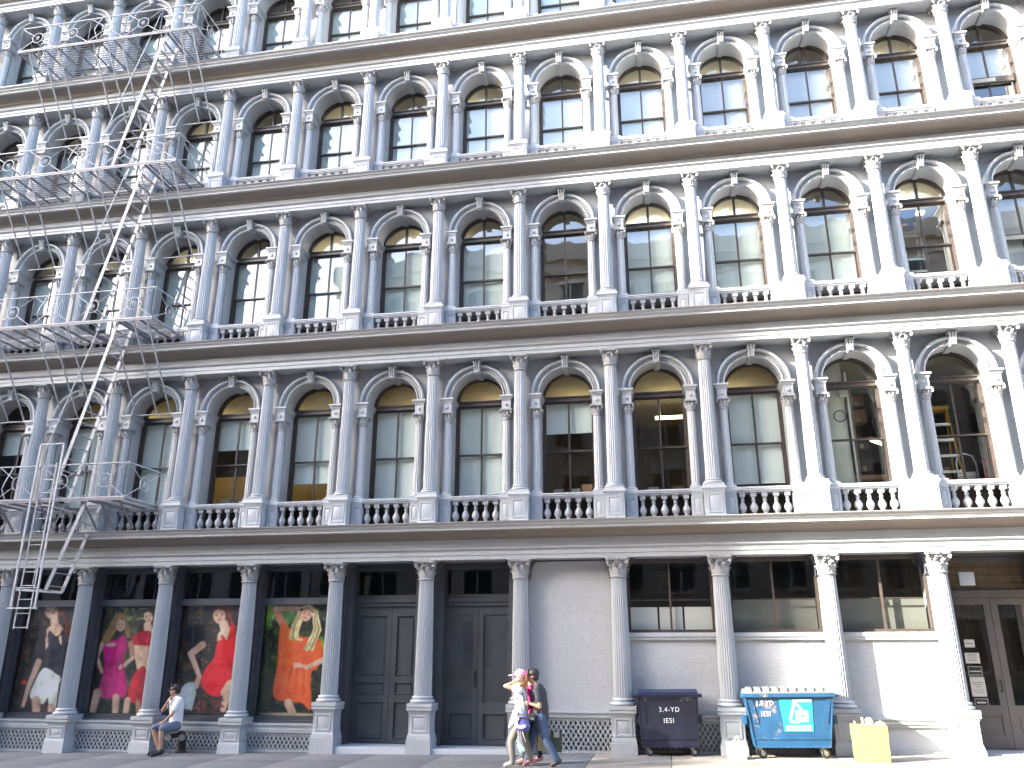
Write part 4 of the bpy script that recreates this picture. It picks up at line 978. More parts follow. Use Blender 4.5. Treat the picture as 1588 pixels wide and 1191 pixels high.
M['yellow'] = mat('yellow_paper', (0.50, 0.335, 0.07), 0.7, var=0.06, scale=3, bump=0.25, bscale=6)
M['paper'] = mat('white_paper', (0.46, 0.44, 0.36), 0.75, var=0.08, scale=5, bump=0.3, bscale=9)
M['kraft'] = mat('kraft_paper', (0.42, 0.32, 0.18), 0.75, var=0.1, scale=5, bump=0.2, bscale=9)
def bag(name, label, loc, rz, w, d, h, m, handles, contents=False, group=None):
    t = thing(name, label, 'bag', loc, (0,0,rz), group)
    b = MB(); n = 8; vs = []; fs = []
    ring = [(-w/2,-d/2),(0,-d/2-.012),(w/2,-d/2),(w/2+.004,-d/6),(w/2-d*.16,0),(w/2,d/2),(0,d/2+.01),(-w/2,d/2),(-w/2+d*.16,0)]
    K = len(ring)
    for i in range(5):
        k = i/4
        for j, (x, y) in enumerate(ring): vs.append((x*(.97+.04*k)+.006*math.sin(j*2+i*3), y*(1-.12*k)+.005*math.sin(j+i*2), h*k*(1+.012*math.sin(j*1.7) if i == 4 else 1)))
    for i in range(4):
        for j in range(K): fs.append((K*i+j, K*i+(j+1)%K, K*i+K+(j+1)%K, K*i+K+j))
    b.add(vs, fs+[tuple(range(K-1,-1,-1))]); build('body', b, m, t, 20)
    for y in handles:
        hb_ = MB(); hb_.tube([(-w*.17,y,h*.9),(-w*.10,y*1.05,h*1.12),(w*.10,y*1.05+.01,h*1.36),(w*.13,y*1.02,h*1.30),(w*.16,y,h*.92)], .012, 6); build('handle', hb_, 'paper', t)
    if contents:
        q = random.Random(2); c = MB()
        for i in range(7):
            x, y = q.uniform(-w*.4,w*.35), q.uniform(-d*.3,d*.3); a = q.uniform(-.5,.5)
            c.bar((x,y,h*.6),(x+a*.1,y,h*q.uniform(1.05,1.2)), q.uniform(.015,.05), .008, (1,0,0))
        build('contents', c, 'kraft', t, 0)
        c = MB(); c.ball((.02,0,h*1.04),(.09,.06,.10),7,5); c.ball((.20,.01,h*1.01),(.10,.05,.05),7,5); build('crumpled_paper', c, 'paper', t, 12)
    return t
bag('paper_bag', 'large square yellow paper bag stuffed with scraps, standing in the sun', (6.50,-.86,gz(6.5)), -.16, .60, .26, .61, 'yellow', (), True)
bag('paper_bag', 'small white paper carrier bag with rope handle beside the blue dumpster', (4.20,-.56,gz(4.2)), -.12, .36, .18, .29, 'paper', (-.05,.03))
b = MB(); b.box(-.12,.10,-.04,.04,0,.012); lt = build('paper_scrap', b, 'paper', None); lt.location = (3.98,-.95,gz(3.98)); lt.rotation_euler = (0,0,.3); lt['label'] = 'scrap of white paper lying on the pavement near the small bag'; lt['category'] = 'litter'

# notices on the entrance door, plate on the column
M['notice'] = mat('notice_paper', (0.62,0.61,0.56), 0.6, var=0.04); M['noticeblk'] = mat('black_notice', (0.02,0.02,0.022), 0.5)
def notice(x, z, w, h, m, tm, lines, label):
    t = thing('notice', label, 'notice', (x,ey+.012,z), group='notices on the entrance door')
    b = MB(); b.box(-w/2,w/2,-.003,.0,-h/2,h/2); build('sheet', b, m, t, 0)
    if m == 'noticeblk':
        b = MB()
        for (a,c,d,e) in ((-w/2+.008,w/2-.008,h/2-.016,h/2-.008),(-w/2+.008,w/2-.008,-h/2+.008,-h/2+.016),(-w/2+.008,-w/2+.016,-h/2+.017,h/2-.017),(w/2-.016,w/2-.008,-h/2+.017,h/2-.017)): b.box(a,c,-.0045,-.003,d,e)
        build('border', b, 'notice', t, 0)
    b = MB(); q = random.Random(int(z*1000))
    for (zz, ww, hh) in lines:
        x_ = -ww/2
        while x_ < ww/2-.004: l = min(q.uniform(.015,.04), ww/2-x_); b.box(x_,x_+l,-.0045,-.003,zz-hh/2,zz+hh/2); x_ += l+.006
    build('print', b, tm, t, 0)
nx = (ex0+.11+exm)/2
notice(nx-.07, 2.13, .19, .15, 'notice', 'noticeblk', [(0,.13,.012)], 'topmost small white notice taped to the entrance door glass')
notice(nx-.06, 1.85, .27, .20, 'notice', 'noticeblk', [(.06,.16,.014),(.02,.18,.008),(-.02,.14,.008),(-.05,.16,.008)], 'white notice with lines of print, second from the top on the door')
notice(nx-.05, 1.60, .27, .20, 'noticeblk', 'notice', [(.0,.20,.022),(-.06,.18,.008)], 'black notice with white border in the middle of the entrance door')
notice(nx-.04, 1.31, .27, .36, 'notice', 'noticeblk', [(.08,.20,.010),(.04,.15,.008),(.0,.08,.008),(-.06,.18,.008),(-.10,.16,.008)], 'tall white notice below the upper black notice on the door')
notice(nx-.03, 1.00, .26, .20, 'noticeblk', 'notice', [(.02,.16,.030),(-.04,.16,.008)], 'lowest black notice on the entrance door glass')
b = MB(); b.box(-.14,.14,-.02,.02,-.13,.13); b.ball((.05,-.02,.02),.02,6,4); pl_ = build('plate', b, 'paint', None); pl_.location = (8.98,.46,3.35); pl_['label'] = 'small square pale plate on the jamb above the entrance door'; pl_['category'] = 'plate'

# ================================================================== THINGS SEEN INSIDE THE UPPER ROOMS
def at(px, py, y):
    d = fw + rt2*((px-794)/FPX) - up2*((py-595.5)/FPX); return CAM + d*((y-CAM.y)/d.y)
M['alu'] = mat('aluminium', (0.55,0.56,0.57), 0.35, metal=0.8, var=0.1)
M['ladyellow'] = mat('yellow_fibreglass', (0.55,0.30,0.02), 0.45, var=0.08)
M['bluebucket'] = mat('blue_plastic', (0.02,0.12,0.42), 0.45, var=0.08)
M['card'] = mat('cardboard', (0.30,0.17,0.09), 0.8, var=0.15, scale=4)
M['red'] = mat('red_paint', (0.50,0.02,0.04), 0.5)
M['cream'] = mat('cream_panel', (0.62,0.62,0.52), 0.7, var=0.04)
def step_ladder(loc, w, h, m, top, n, label, rz=0):
    t = thing('step_ladder', label, 'ladder', loc, (0,0,rz), None); b = MB()
    for sg in (-1, 1): b.bar((sg*w/2,0,0),(sg*w/2*.72,.28,h), .06,.03,(0,1,0)); b.bar((sg*w/2,.85,0),(sg*w/2*.72,.36,h), .04,.025,(0,1,0))
    build('rails', b, m, t, 0)
    q = MB()
    for i in range(n): k = (i+1)/(n+1); ww = w*(1-.28*k)/2; q.box(-ww+.02,ww-.02,.28*k-.05,.28*k+.05,h*k-.03,h*k+.03)
    build('steps', q, 'alu', t, 0)
    c = MB(); c.box(-w*.40,w*.40,.18,.46,h-.02,h+.06); build('top_cap', c, top, t, 0); return t
z2, z3 = FL[0][0]+.03, FL[1][0]+.03
p = at(1418, 380, 1.6); step_ladder((p.x, 1.5, z3), .50, 3.0, 'alu', 'bluebucket', 8, 'tall aluminium step ladder behind the sunlit upper window')
b = MB(); b.lathe([(.13,0),(.17,.30),(.175,.30),(.16,.29)], 16); bk = build('bucket', b, 'bluebucket', None); bk.location = (p.x+.02,1.82,z3+2.6); bk['label'] = 'blue bucket hung high on the aluminium ladder behind the window'; bk['category'] = 'bucket'
p = at(1462, 660, 1.7); step_ladder((p.x-.02, 1.55, z2), .55, 2.6, 'ladyellow', 'ladyellow', 6, 'yellow step ladder standing inside the storeroom window at the right')
p = at(1500, 730, 1.5)
t = thing('hand_truck', 'metal hand truck with arched handle inside the storeroom window', 'hand truck', (p.x, 1.5, z2)); b = MB()
b.tube([(-.20,0,0),(-.20,0,1.25),(-.15,0,1.42),(0,0,1.48),(.15,0,1.42),(.20,0,1.25),(.20,0,0)], .02, 8)
for z in (.3,.65,1.0): b.tube([(-.2,0,z),(.2,0,z)], .014, 6)
build('frame', b, 'alu', t); b = MB(); b.box(-.22,.22,-.3,0,0,.02); build('toe_plate', b, 'alu', t, 0)
def carton(x, y, z, w, d, h, m, label):
    t = thing('box', label, 'box', (x,y,z)); b = MB(); b.box(-w/2,w/2,-d/2,d/2,0,h); build('body', b, m, t, 0); b = MB(); b.box(-w/2-.004,w/2+.004,-.03,.03,h,h+.004); b.box(-.04,.04,-d/2-.004,-d/2,0,h*.4); build('tape', b, 'kraft', t, 0)
carton(p.x+.02, 1.75, z2+.75, .34, .3, .34, 'cream', 'white box behind the hand truck in the storeroom window')
q = at(1457, 715, 1.9); carton(q.x, 1.9, z2+.95, .3, .3, .3, 'card', 'brown carton under the yellow step ladder in the storeroom')
q = at(1540, 725, 1.5); t = thing('trolley', 'red tubular trolley at the right edge of the storeroom window', 'trolley', (q.x,1.5,z2)); b = MB()
for z in (.95,1.3): b.tube([(-.18,0,z),(.22,0,z)], .022, 6)
b.tube([(-.18,0,0),(-.18,0,1.3)], .022, 6); b.tube([(.22,0,0),(.22,0,1.3)], .022, 6); build('frame', b, 'red', t)
q = at(1305, 680, 1.25); rbox('room_jamb', 'cream', q.x-.30, q.x+.16, 1.22, 1.35, z2, FL[0][1]-.07)
q = at(1318, 690, 1.30); b = MB(); b.tube([(0,0,0),(0,0,3.4)], .03, 8); pp = build('pipe', b, 'cream', None); pp.location = (q.x+.05,1.16,z2); pp['label'] = 'pale vertical pipe inside the storeroom window beside the cream panel'; pp['category'] = 'pipe'
b = MB(); b.tube([(.13*math.cos(a*PI/8),0,.13*math.sin(a*PI/8)) for a in range(17)], .012, 6); q = at(1303,645,1.15); pp = build('cable_coil', b, 'black', None); pp.location = (q.x,1.17,q.z); pp['label'] = 'dark ring of cable hanging on the cream panel in the storeroom'; pp['category'] = 'cable'
q = at(1309,608,1.1); t = thing('flood_lamp', 'white flood lamp mounted high inside the storeroom window', 'lamp', (q.x,1.15,q.z)); b = MB(); b.sq([(.10,.05,-.10),(.12,.08,.10)]); build('housing', b, 'cream', t, 0); b = MB(); b.box(-.09,.09,-.071,-.065,-.07,.08); build('lens', b, 'paper', t, 0); b = MB(); b.tube([(0,.05,-.1),(-.05,.05,-.25)],.02,6); build('bracket', b, 'cream', t)
for i, (px, py, s) in enumerate([(1322,625,.26),(1325,650,.30),(1330,690,.26),(1335,725,.3)]):
    q = at(px,py,2.0); carton(q.x+.05,2.0,q.z-.12,s+.08,.3,s,'card' if i < 2 else 'roomdark', ('brown carton on the top storeroom shelf beside the pipe','brown carton second from the top on the storeroom shelves','dark carton third from the top on the storeroom shelves','dark carton on the lowest storeroom shelf')[i])
q = at(1345,742,1.5); b = MB(); b.tube([(-.55,0,0),(.5,0,0)], .075, 12); pp = build('paper_roll', b, 'card', None); pp.location = (q.x,1.5,q.z); pp['label'] = 'brown paper roll lying across the bottom of the storeroom window'; pp['category'] = 'roll'
tube_m = mat('fluorescent_tube', (1,1,.9), emit=(1,.93,.75), estr=1.2)
q = at(1371,690,2.6); t = thing('ceiling_light', 'lit fluorescent tube light hanging inside the storeroom window', 'light', (q.x,2.6,q.z), (0,0,.9)); b = MB(); b.tube([(-.65,0,0),(.65,0,0)], .03, 8); build('tube', b, tube_m, t); b = MB(); b.box(-.68,.68,-.05,.05,.035,.08); build('housing', b, 'cream', t, 0); b = MB()
for x in (-.5,.5): b.tube([(x,0,.08),(x,0,FL[0][1]-.06-q.z)],.006,5)
build('hanger', b, 'black', t)
warm_m = mat('warm_ceiling_panel', (1,.8,.5), emit=(1,.80,.46), estr=1.5)
for (k, lb) in ((-5.5,'warm ceiling lamp inside, behind the stair of the fire escape above the shops'),(-4.5,'warm ceiling lamp inside the window beside the lowest fire escape landing'),(-3.5,'warm ceiling lamp inside the window with the half raised blind and yellow wall'),(-2.5,'warm ceiling lamp inside the window whose blind stops short of the sill'),(-1.5,'warm ceiling lamp above the fully drawn blind over the glazed doors'),(-.5,'warm ceiling lamp above the crooked blind'),(.5,'warm ceiling lamp inside the window with the short blind'),(1.62,'warm ceiling lamp in the dark room with no blind'),(2.4,'warm ceiling lamp above the long blind next to the storeroom')):
    w = .7; t = thing('ceiling_light', lb, 'light', (k*W,3.4,FL[0][1]-.75)); b = MB(); b.box(-w/2,w/2,-.10,.10,-.02,.02); build('diffuser', b, warm_m, t, 0)
    b = MB(); b.tube([(-w*.3,0,.02),(-w*.3,0,.69)],.006,5); build('hanger', b, 'cream', t, 0)
warm2 = mat('fill_lamp_panel', (1,.9,.7), emit=(1,.90,.72), estr=2.8)  # unseen lamps added to brighten the arched heads of the upper windows
for fi in (1, 2):
    for k, where in ((-6.5,'at the far left'),(-4.6,'beside the fire escape'),(-2.5,'left of centre'),(-.9,'next to the middle'),(1.5,'right of the middle'),(2.5,'in the sunlit part'),(4.5,'near the right edge')):
        if fi == 1 and k in (-.9,): k = -1.3
        t = thing('ceiling_light', 'added fill lamp on the %s behind the windows %s' % (('third storey','fourth storey')[fi-1], where), 'light', (k*W,2.3,FL[fi][1]-.42), group='fill lamps added behind the upper blinds'); b = MB(); b.box(-.6,.6,-.08,.08,-.02,.02); build('diffuser', b, warm2, t, 0); b = MB(); b.tube([(-.4,0,.02),(-.4,0,.36)],.008,5); b.box(-.42,-.38,-.01,.01,.355,.36); build('hanger', b, 'cream', t, 0)
# desks, papers and a lamp behind the second-floor windows
M['yellowwall'] = mat('yellow_painted_wall', (0.56,0.38,0.09), 0.7, var=0.06)
rbox('room_panel', 'yellowwall', -5.4*W, -2.05*W, 4.2, 4.3, z2, z2+2.2)
rbox('room_panel', 'yellowwall', .4*W, 2.2*W, 4.4, 4.5, z2, z2+1.1)
def desk_clutter(k, seed, label):
    q = random.Random(seed); t = thing('paper_stack', label, 'papers', ((k+.5)*W,1.25,z2+.72)); 
    for i in range(5):
        x = q.uniform(-.4,.4); h = q.uniform(.06,.28); b = MB(); b.box(x-.12,x+.12,-.15,.15,.0,h); build('stack', b, 'paper' if i % 2 else 'card', t, 0, loc=(0,q.uniform(-.1,.4),0))
    b = MB(); b.box(-.75,.75,-.2,.7,-.04,-.001); build('table_top', b, 'floor', t, 0); b = MB()
    for x in (-.7,.7):
        for y in (-.15,.65): b.box(x-.03,x+.03,y-.03,y+.03,-.72,-.041)
    build('legs', b, 'floor', t, 0)
desk_clutter(-4, 1, 'stacks of white paper on a table behind the window with the yellow wall')
desk_clutter(0, 2, 'stacks of paper on a table behind the window with the short blind')
desk_clutter(1, 4, 'stacks of paper on a table in the dark window without a blind')
# small label on the window rail at the upper right
for (fi, k, lb) in ((1,5,'white paper label on the thick window rail at the right edge'),(2,5,'white strip label on the thick window rail at the upper right corner')):
    b = MB(); b.box(-.30,.30,-.004,0,-.05,.05); o = build('window_label', b, 'paper', None, 0); Hc = FL[fi][1]-FL[fi][0]; o.location = ((k+.5)*W-.18, WY-.032, FL[fi][0]+PED+(Hc-.9-PED)*.46); o['label'] = lb; o['category'] = 'label'
    b = MB(); b.box(-.534,.534,-.03,.02,-.08,.08); wv = [c for c in bld.children if c.name.startswith('window') and abs(c.location.x-(k+.5)*W) < .01 and abs(c.location.z-FL[fi][0]) < .01]
    build('transom_bar', b, 'frame', wv[0], 0, loc=(0,WY,PED+(Hc-.9-PED)*.46))

# ================================================================== THE REST OF THE STREET (behind the camera)
def block(label, x0, x1, y0, y1, H, m, face, floors, bays, name='opposite_building'):
    t = thing(name, label, 'building', ((x0+x1)/2, (y0+y1)/2, 0)); cx, cy_ = (x0+x1)/2, (y0+y1)/2
    b = MB(); b.box(x0-cx,x1-cx,y0-cy_,y1-cy_,-1,H); build('wall', b, m, t, 0)
    b = MB(); yf = (y1 if face > 0 else y0)-cy_; b.box(x0-cx-.3,x1-cx+.3,yf-.6,yf+.6,H-.9,H+.25); b.box(x0-cx-.1,x1-cx+.1,yf-.25,yf+.25,H-1.6,H-.91); build('cornice', b, m, t, 0)
    b = MB(); fr = MB(); bw = (x1-x0)/bays; fh = (H-2)/floors
    for i in range(bays):
        for j in range(floors):
            xc = x0-cx+bw*(i+.5); zc_ = fh*(j+.5)+.5; b.box(xc-bw*.28,xc+bw*.28,yf-.03,yf+.03*face,zc_-fh*.32,zc_+fh*.30)
            fr.box(xc-bw*.34,xc+bw*.34,yf-.02,yf+.18*face,zc_+fh*.305,zc_+fh*.38); fr.box(xc-bw*.32,xc+bw*.32,yf-.02,yf+.14*face,zc_-fh*.36,zc_-fh*.325); fr.box(xc-.04,xc+.04,yf,yf+.06*face,zc_-fh*.32,zc_+fh*.30)
    build('window', b, 'oppglass', t, 0, kind='stuff'); build('lintel', fr, 'tanbrick', t, 0, kind='stuff')
block('low tan stone loft building across the street', -58, -16, -38, -24, 16.5, 'tanbrick', 1, 4, 16)
block('tall red brick loft building across the street', -15.9, 42, -38, -24, 24.5, 'redbrick', 1, 6, 22)
block('brick neighbour to the left on the same side of the street', -70, XL-.6, 0, 14, 20, 'redbrick', -1, 5, 18, 'neighbour_building')
block('stone neighbour to the right on the same side of the street', XR+.6, 70, 0, 14, 20, 'tanbrick', -1, 5, 18, 'neighbour_building')
# unseen tower, its outline cut to throw the slanting shade on the front
D0 = 38.0; thick = 3.0
tw = thing('shade_tower', 'unseen brick tower shaped to cast the slanting shade, with a sun gap', 'building', (-72,-38,0))
def shade_piece(nm, poly):
    n = len(poly); f = [Vector((x-TX*D0+72, 0, z+TZ*D0)) for x, z in poly]; sft = Vector((-TX,-1,TZ))*thick
    b = MB(); b.add(f+[p_+sft for p_ in f], [tuple(range(n)), tuple(range(2*n-1,n-1,-1))]+[(i,n+i,n+(i+1)%n,(i+1)%n) for i in range(n)]); build(nm, b, 'redbrick', tw, 0)
shade_piece('shade_main', [(-60,-45),(3.2,-45),(3.2,11.2),(1.5,12.5),(.6,14.3),(-1.3,16.6),(-5,18.2),(-8,20.5),(-8,26),(-60,26)])
shade_piece('shade_below_gap', [(3.2,-45),(4.1,-45),(4.1,-1.5),(3.2,-1.5)])
shade_piece('shade_above_gap', [(3.2,.12),(4.1,.12),(4.1,10.5),(3.2,11.2)])  # opening left below this piece lets sun through onto the walking woman
shade_piece('shade_edge', [(4.1,-45),(6.4,-45),(6.4,-1.15),(5.0,-.7),(4.75,0),(5.0,3),(5.4,6.2),(6.3,6.8),(6.3,7.4),(5.6,8.2),(4.9,9.7),(4.1,10.5)])

# ================================================================== PEOPLE
def blob(name, prims, voxel, m, parent, smooth=4, origin=(0,0,0)):
    b = MB()
    for pr in prims:
        if pr[0] == 'c':
            _, p, q, r0, r1 = pr; p, q = Vector(p), Vector(q); d = (q-p); L = d.length; d = d.normalized() if L > 1e-6 else Vector((0,0,1))
            a = Vector((0,0,1)) if abs(d.z) < .9 else Vector((1,0,0)); u = d.cross(a).normalized(); w = d.cross(u); n = 14; vs = []; fs = []
            rings = [(p-d*r0*math.cos(t), r0*math.sin(t)) for t in (0.02,.5,1.0,PI/2)]+[(q+d*r1*math.cos(t), r1*math.sin(t)) for t in (PI/2,1.0,.5,.02)]
            for c, r in rings:
                for k in range(n): t = 2*PI*k/n; vs.append(c+u*(r*math.cos(t))+w*(r*math.sin(t)))
            for i in range(len(rings)-1):
                for k in range(n): fs.append((n*i+k, n*i+(k+1)%n, n*i+n+(k+1)%n, n*i+n+k))
            fs += [tuple(range(n-1,-1,-1)), tuple(range(n*(len(rings)-1), n*len(rings)))]; b.add(vs, fs)
        else:
            c, r = pr[1], pr[2]; rot = Matrix.Rotation(pr[3], 3, pr[4]) if len(pr) > 3 else Matrix.Identity(3); e = MB(); e.ball((0,0,0), r, 18, 12)
            b.add([Vector(c)+rot@Vector(v) for v in e.v], e.f)
    me = bpy.data.meshes.new(name); o_ = Vector(origin); me.from_pydata([tuple(Vector(v)-o_) for v in b.v], [], b.f)
    o = bpy.data.objects.new(name, me); COL.objects.link(o)
    bmx = bmesh.new(); bmx.from_mesh(me); bmesh.ops.remove_doubles(bmx, verts=bmx.verts, dist=1e-5); bmesh.ops.recalc_face_normals(bmx, faces=bmx.faces); bmx.to_mesh(me); bmx.free()
    r = o.modifiers.new('r', 'REMESH'); r.mode = 'VOXEL'; r.voxel_size = voxel
    s = o.modifiers.new('s', 'SMOOTH'); s.iterations = smooth; s.factor = .5
    bpy.context.view_layer.update()
    m2 = bpy.data.meshes.new_from_object(o.evaluated_get(bpy.context.evaluated_depsgraph_get())); m2.name = name
    bpy.data.objects.remove(o); bpy.data.meshes.remove(me); m2.materials.clear(); m2.materials.append(M[m]); m2.shade_smooth()
    return link(name, m2, parent)

def hand(w, d, n, s=1.0, curl=.5, side=1):
    # palm leaving the wrist along d; n = palm normal; side = which way the thumb goes
    w, d, n = Vector(w), Vector(d).normalized(), Vector(n); n = (n-d*n.dot(d)).normalized(); t = d.cross(n)*side; P = []
    P += [('c', w, w+d*.03*s, .024*s, .026*s)]
    for k in (-1.5,-.5,.5,1.5): P.append(('c', w+d*.02*s+t*k*.012*s, w+d*.085*s+t*k*.019*s, .014*s, .0125*s))
    for k, L in zip((-1.5,-.5,.5,1.5), (.055,.072,.078,.068)):
        a = w+d*.085*s+t*k*.019*s; ang = 0; dirv = d.copy()
        for j, f in enumerate((.45,.32,.25)):
            ang += curl*(.7 if j == 0 else .8); dv = d*math.cos(ang)+n*math.sin(ang)+t*k*.06; e = a+dv*L*f*s; P.append(('c', a, e, (.0098-.0008*j)*s, (.0090-.0010*j)*s)); a = e
    a = w+d*.025*s+t*.03*s
    e = a+(d*.6+t*.7+n*.35).normalized()*.042*s; P.append(('c', a, e, .0125*s, .0105*s)); P.append(('c', e, e+(d*.9+t*.2+n*.4).normalized()*.03*s, .0105*s, .0085*s))
    return P

def head_prims(c, f, s=1.0):                 # head centre, facing direction
    c, f = Vector(c), Vector(f).normalized(); l = Vector((0,0,1)).cross(f).normalized(); u = f.cross(l)
    yaw = math.atan2(f.y, f.x)
    P = [('e', c+u*.02*s-f*.012*s, (.098*s,.076*s,.105*s), yaw, 'Z'), ('e', c+f*.028*s-u*.055*s, (.062*s,.058*s,.070*s), yaw, 'Z'), ('c', c+f*.050*s-u*.095*s, c+f*.055*s-u*.092*s, .028*s, .026*s)]
    P += [('c', c+f*.086*s+u*.02*s, c+f*.103*s-u*.022*s, .009*s, .014*s), ('c', c+f*.082*s-u*.052*s-l*.014*s, c+f*.082*s-u*.052*s+l*.014*s, .010*s, .010*s), ('c', c+f*.078*s+u*.038*s-l*.035*s, c+f*.078*s+u*.038*s+l*.035*s, .012*s, .012*s)]
    for sg in (-1,1): P += [('e', c+l*(sg*.076*s)-f*.008*s-u*.01*s, (.018*s,.008*s,.030*s), yaw, 'Z'), ('c', c+f*.055*s-u*.03*s+l*(sg*.036*s), c+f*.04*s-u*.035*s+l*(sg*.05*s), .020*s, .018*s)]
    return P, f, l, u
def eyes(c, f, l, u, parent, s=1.0):
    c = Vector(c)-parent.location
    for sg in (-1,1):
        b = MB(); b.ball(Vector(c)+f*.082*s+u*.012*s+l*(sg*.032*s), .0105*s, 8, 6); build('eye', b, 'black', parent)

M['skin'] = mat('skin', (0.40,0.235,0.16), 0.5, var=0.06, scale=12); M['skinp'] = mat('paler_skin', (0.50,0.32,0.22), 0.5, var=0.05, scale=12)
M['shirtw'] = mat('white_cotton', (0.72,0.72,0.74), 0.8, var=0.04, bump=0.25, bscale=14); M['denimg'] = mat('blue_grey_denim', (0.13,0.155,0.22), 0.85, var=0.12, scale=14, bump=0.4, bscale=16)
M['jeans'] = mat('blue_jeans', (0.055,0.085,0.16), 0.85, var=0.2, scale=9, bump=0.4, bscale=16); M['charcoal'] = mat('charcoal_cotton', (0.045,0.045,0.06), 0.85, var=0.1, bump=0.5, bscale=12)
M['khaki'] = mat('grey_khaki', (0.20,0.18,0.15), 0.85, var=0.12, scale=9, bump=0.5, bscale=14); M['dark'] = mat('dark_cloth', (0.03,0.03,0.035), 0.85, var=0.15, bump=0.4, bscale=14)
M['pinkcap'] = mat('pink_cap', (0.72,0.30,0.42), 0.8, var=0.05); M['magenta'] = mat('magenta_knit', (0.45,0.025,0.16), 0.8, var=0.1, bump=0.4, bscale=14); M['maroon'] = mat('maroon_cap', (0.22,0.02,0.06), 0.8)
M['hairblk'] = mat('black_hair', (0.012,0.010,0.010), 0.5, var=0.4, scale=60, bump=0.6, bscale=90); M['hairred'] = mat('copper_hair', (0.42,0.17,0.05), 0.5, var=0.3, scale=50, bump=0.6, bscale=80); M['hairbr'] = mat('brown_hair', (0.12,0.05,0.03), 0.5, var=0.3, scale=50, bump=0.5, bscale=80)
M['shoeblk'] = mat('black_shoe', (0.015,0.015,0.018), 0.5); M['shoepink'] = mat('pink_shoe', (0.65,0.30,0.33), 0.6); M['shoewht'] = mat('white_shoe', (0.6,0.58,0.54), 0.6); M['shoebr'] = mat('brown_shoe', (0.10,0.07,0.05), 0.6)
M['purse'] = mat('blue_violet_bag', (0.10,0.10,0.36), 0.5, var=0.1, bump=0.4, bscale=20); M['teal'] = mat('pale_teal_plastic', (0.25,0.50,0.58), 0.4, var=0.1, bump=0.5, bscale=16); M['strap'] = mat('dark_strap', (0.03,0.03,0.05), 0.6); M['lens'] = mat('dark_lens', (0.02,0.008,0.010), 0.1)
M['olive'] = mat('dark_green_bag', (0.06,0.075,0.05), 0.6, bump=0.3, bscale=14)

def person(label, base, J, facing, skin, s=1.0, hands=()):
    """J: joint name -> world point. One continuous body from head to feet; clothes are children."""
    t = thing('person', label, 'person', base); V = {k: Vector(v) for k, v in J.items()}; P = []
    hp, f, l, u = head_prims(V['head'], facing, s); P += hp
    P += [('c', V['neck']-Vector((0,0,.03)), V['head']-Vector((0,0,.06)), .055*s, .052*s)]
    sh = (V['shL']+V['shR'])/2
    P += [('c', V['shL'], V['shR'], .058*s, .058*s), ('c', sh-Vector((0,0,.10)), V['waist'], .125*s, .105*s), ('c', V['hipL'], V['hipR'], .095*s, .095*s), ('c', V['waist'], (V['hipL']+V['hipR'])/2, .11*s, .12*s)]
    for k in 'LR':
        P += [('c', V['sh'+k], V['el'+k], .048*s, .038*s), ('c', V['el'+k], V['wr'+k], .037*s, .024*s)]
        P += [('c', V['hip'+k], V['kn'+k], .082*s, .052*s), ('c', V['kn'+k], V['kn'+k].lerp(V['an'+k],.35), .052*s, .052*s), ('c', V['kn'+k].lerp(V['an'+k],.35), V['an'+k], .052*s, .032*s), ('c', V['an'+k], V['to'+k], .034*s, .026*s)]
    for h in hands: P += hand(*h)
    blob('body', P, .0075, skin, t, 3, base); return t, V, f, l, u
def cloth(name, prims, m, t, base, vx=.011, sm=4): return blob(name, prims, vx, m, t, sm, base)
def shoes(t, V, m, base, s=1.0, mR=None):
    for k in 'LR':
        a, o = V['an'+k], V['to'+k]; d = (o-a); d.z = 0; d = d.normalized() if d.length > 1e-4 else Vector((-1,0,0))
        blob('shoe', [('c', a-Vector((0,0,.0))-d*.035, o+d*.015, .044*s, .036*s), ('c', a-d*.03-Vector((0,0,.022)), o+d*.02-Vector((0,0,.012)), .034*s, .030*s), ('c', a+Vector((0,0,.03)), a-Vector((0,0,.01)), .044*s, .046*s)], .009, (mR or m) if k == 'R' else m, t, 3, base)

# ---- man sitting by the shop window
B = (-7.70,-.40,gz(-7.7)); g0 = gz(-7.7)
J = dict(head=(-7.405,-.10,1.225), neck=(-7.37,-.06,1.10), shL=(-7.22,-.17,1.02), shR=(-7.47,.09,1.02), waist=(-7.33,-.03,.70), hipL=(-7.28,-.10,.50), hipR=(-7.42,.04,.50),
         elL=(-7.27,-.32,.74), wrL=(-7.45,-.37,.56), elR=(-7.66,-.06,.80), wrR=(-7.52,-.19,1.00), knL=(-7.60,-.50,.40), knR=(-7.90,-.33,.40), anL=(-7.56,-.50,g0+.085), anR=(-7.70,-.33,g0+.085), toL=(-7.66,-.62,g0+.04), toR=(-7.85,-.43,g0+.04))
for k_ in ('head','neck','shL','shR','waist','hipL','hipR','elL','elR'): J[k_] = (J[k_][0]-.21, J[k_][1]-.06, J[k_][2]-.07)
for k_ in ('wrL','wrR'): J[k_] = (J[k_][0]-.17, J[k_][1]-.05, J[k_][2]-(.07 if k_ == 'wrR' else .03))
t, V, f, l, u = person('man in white polo shirt, grey shorts and dark sunglasses, sitting by the shop window', B, J, (-.86,-.50,-.05), 'skin', .98,
    [((-7.62,-.42,.53), (-.85,-.25,-.35), (-.1,.3,-1), .95, .55, 1), ((-7.69,-.24,.93), (.35,.22,.9), (.5,.6,-.3), .95, .9, -1)])
sh = (V['shL']+V['shR'])/2
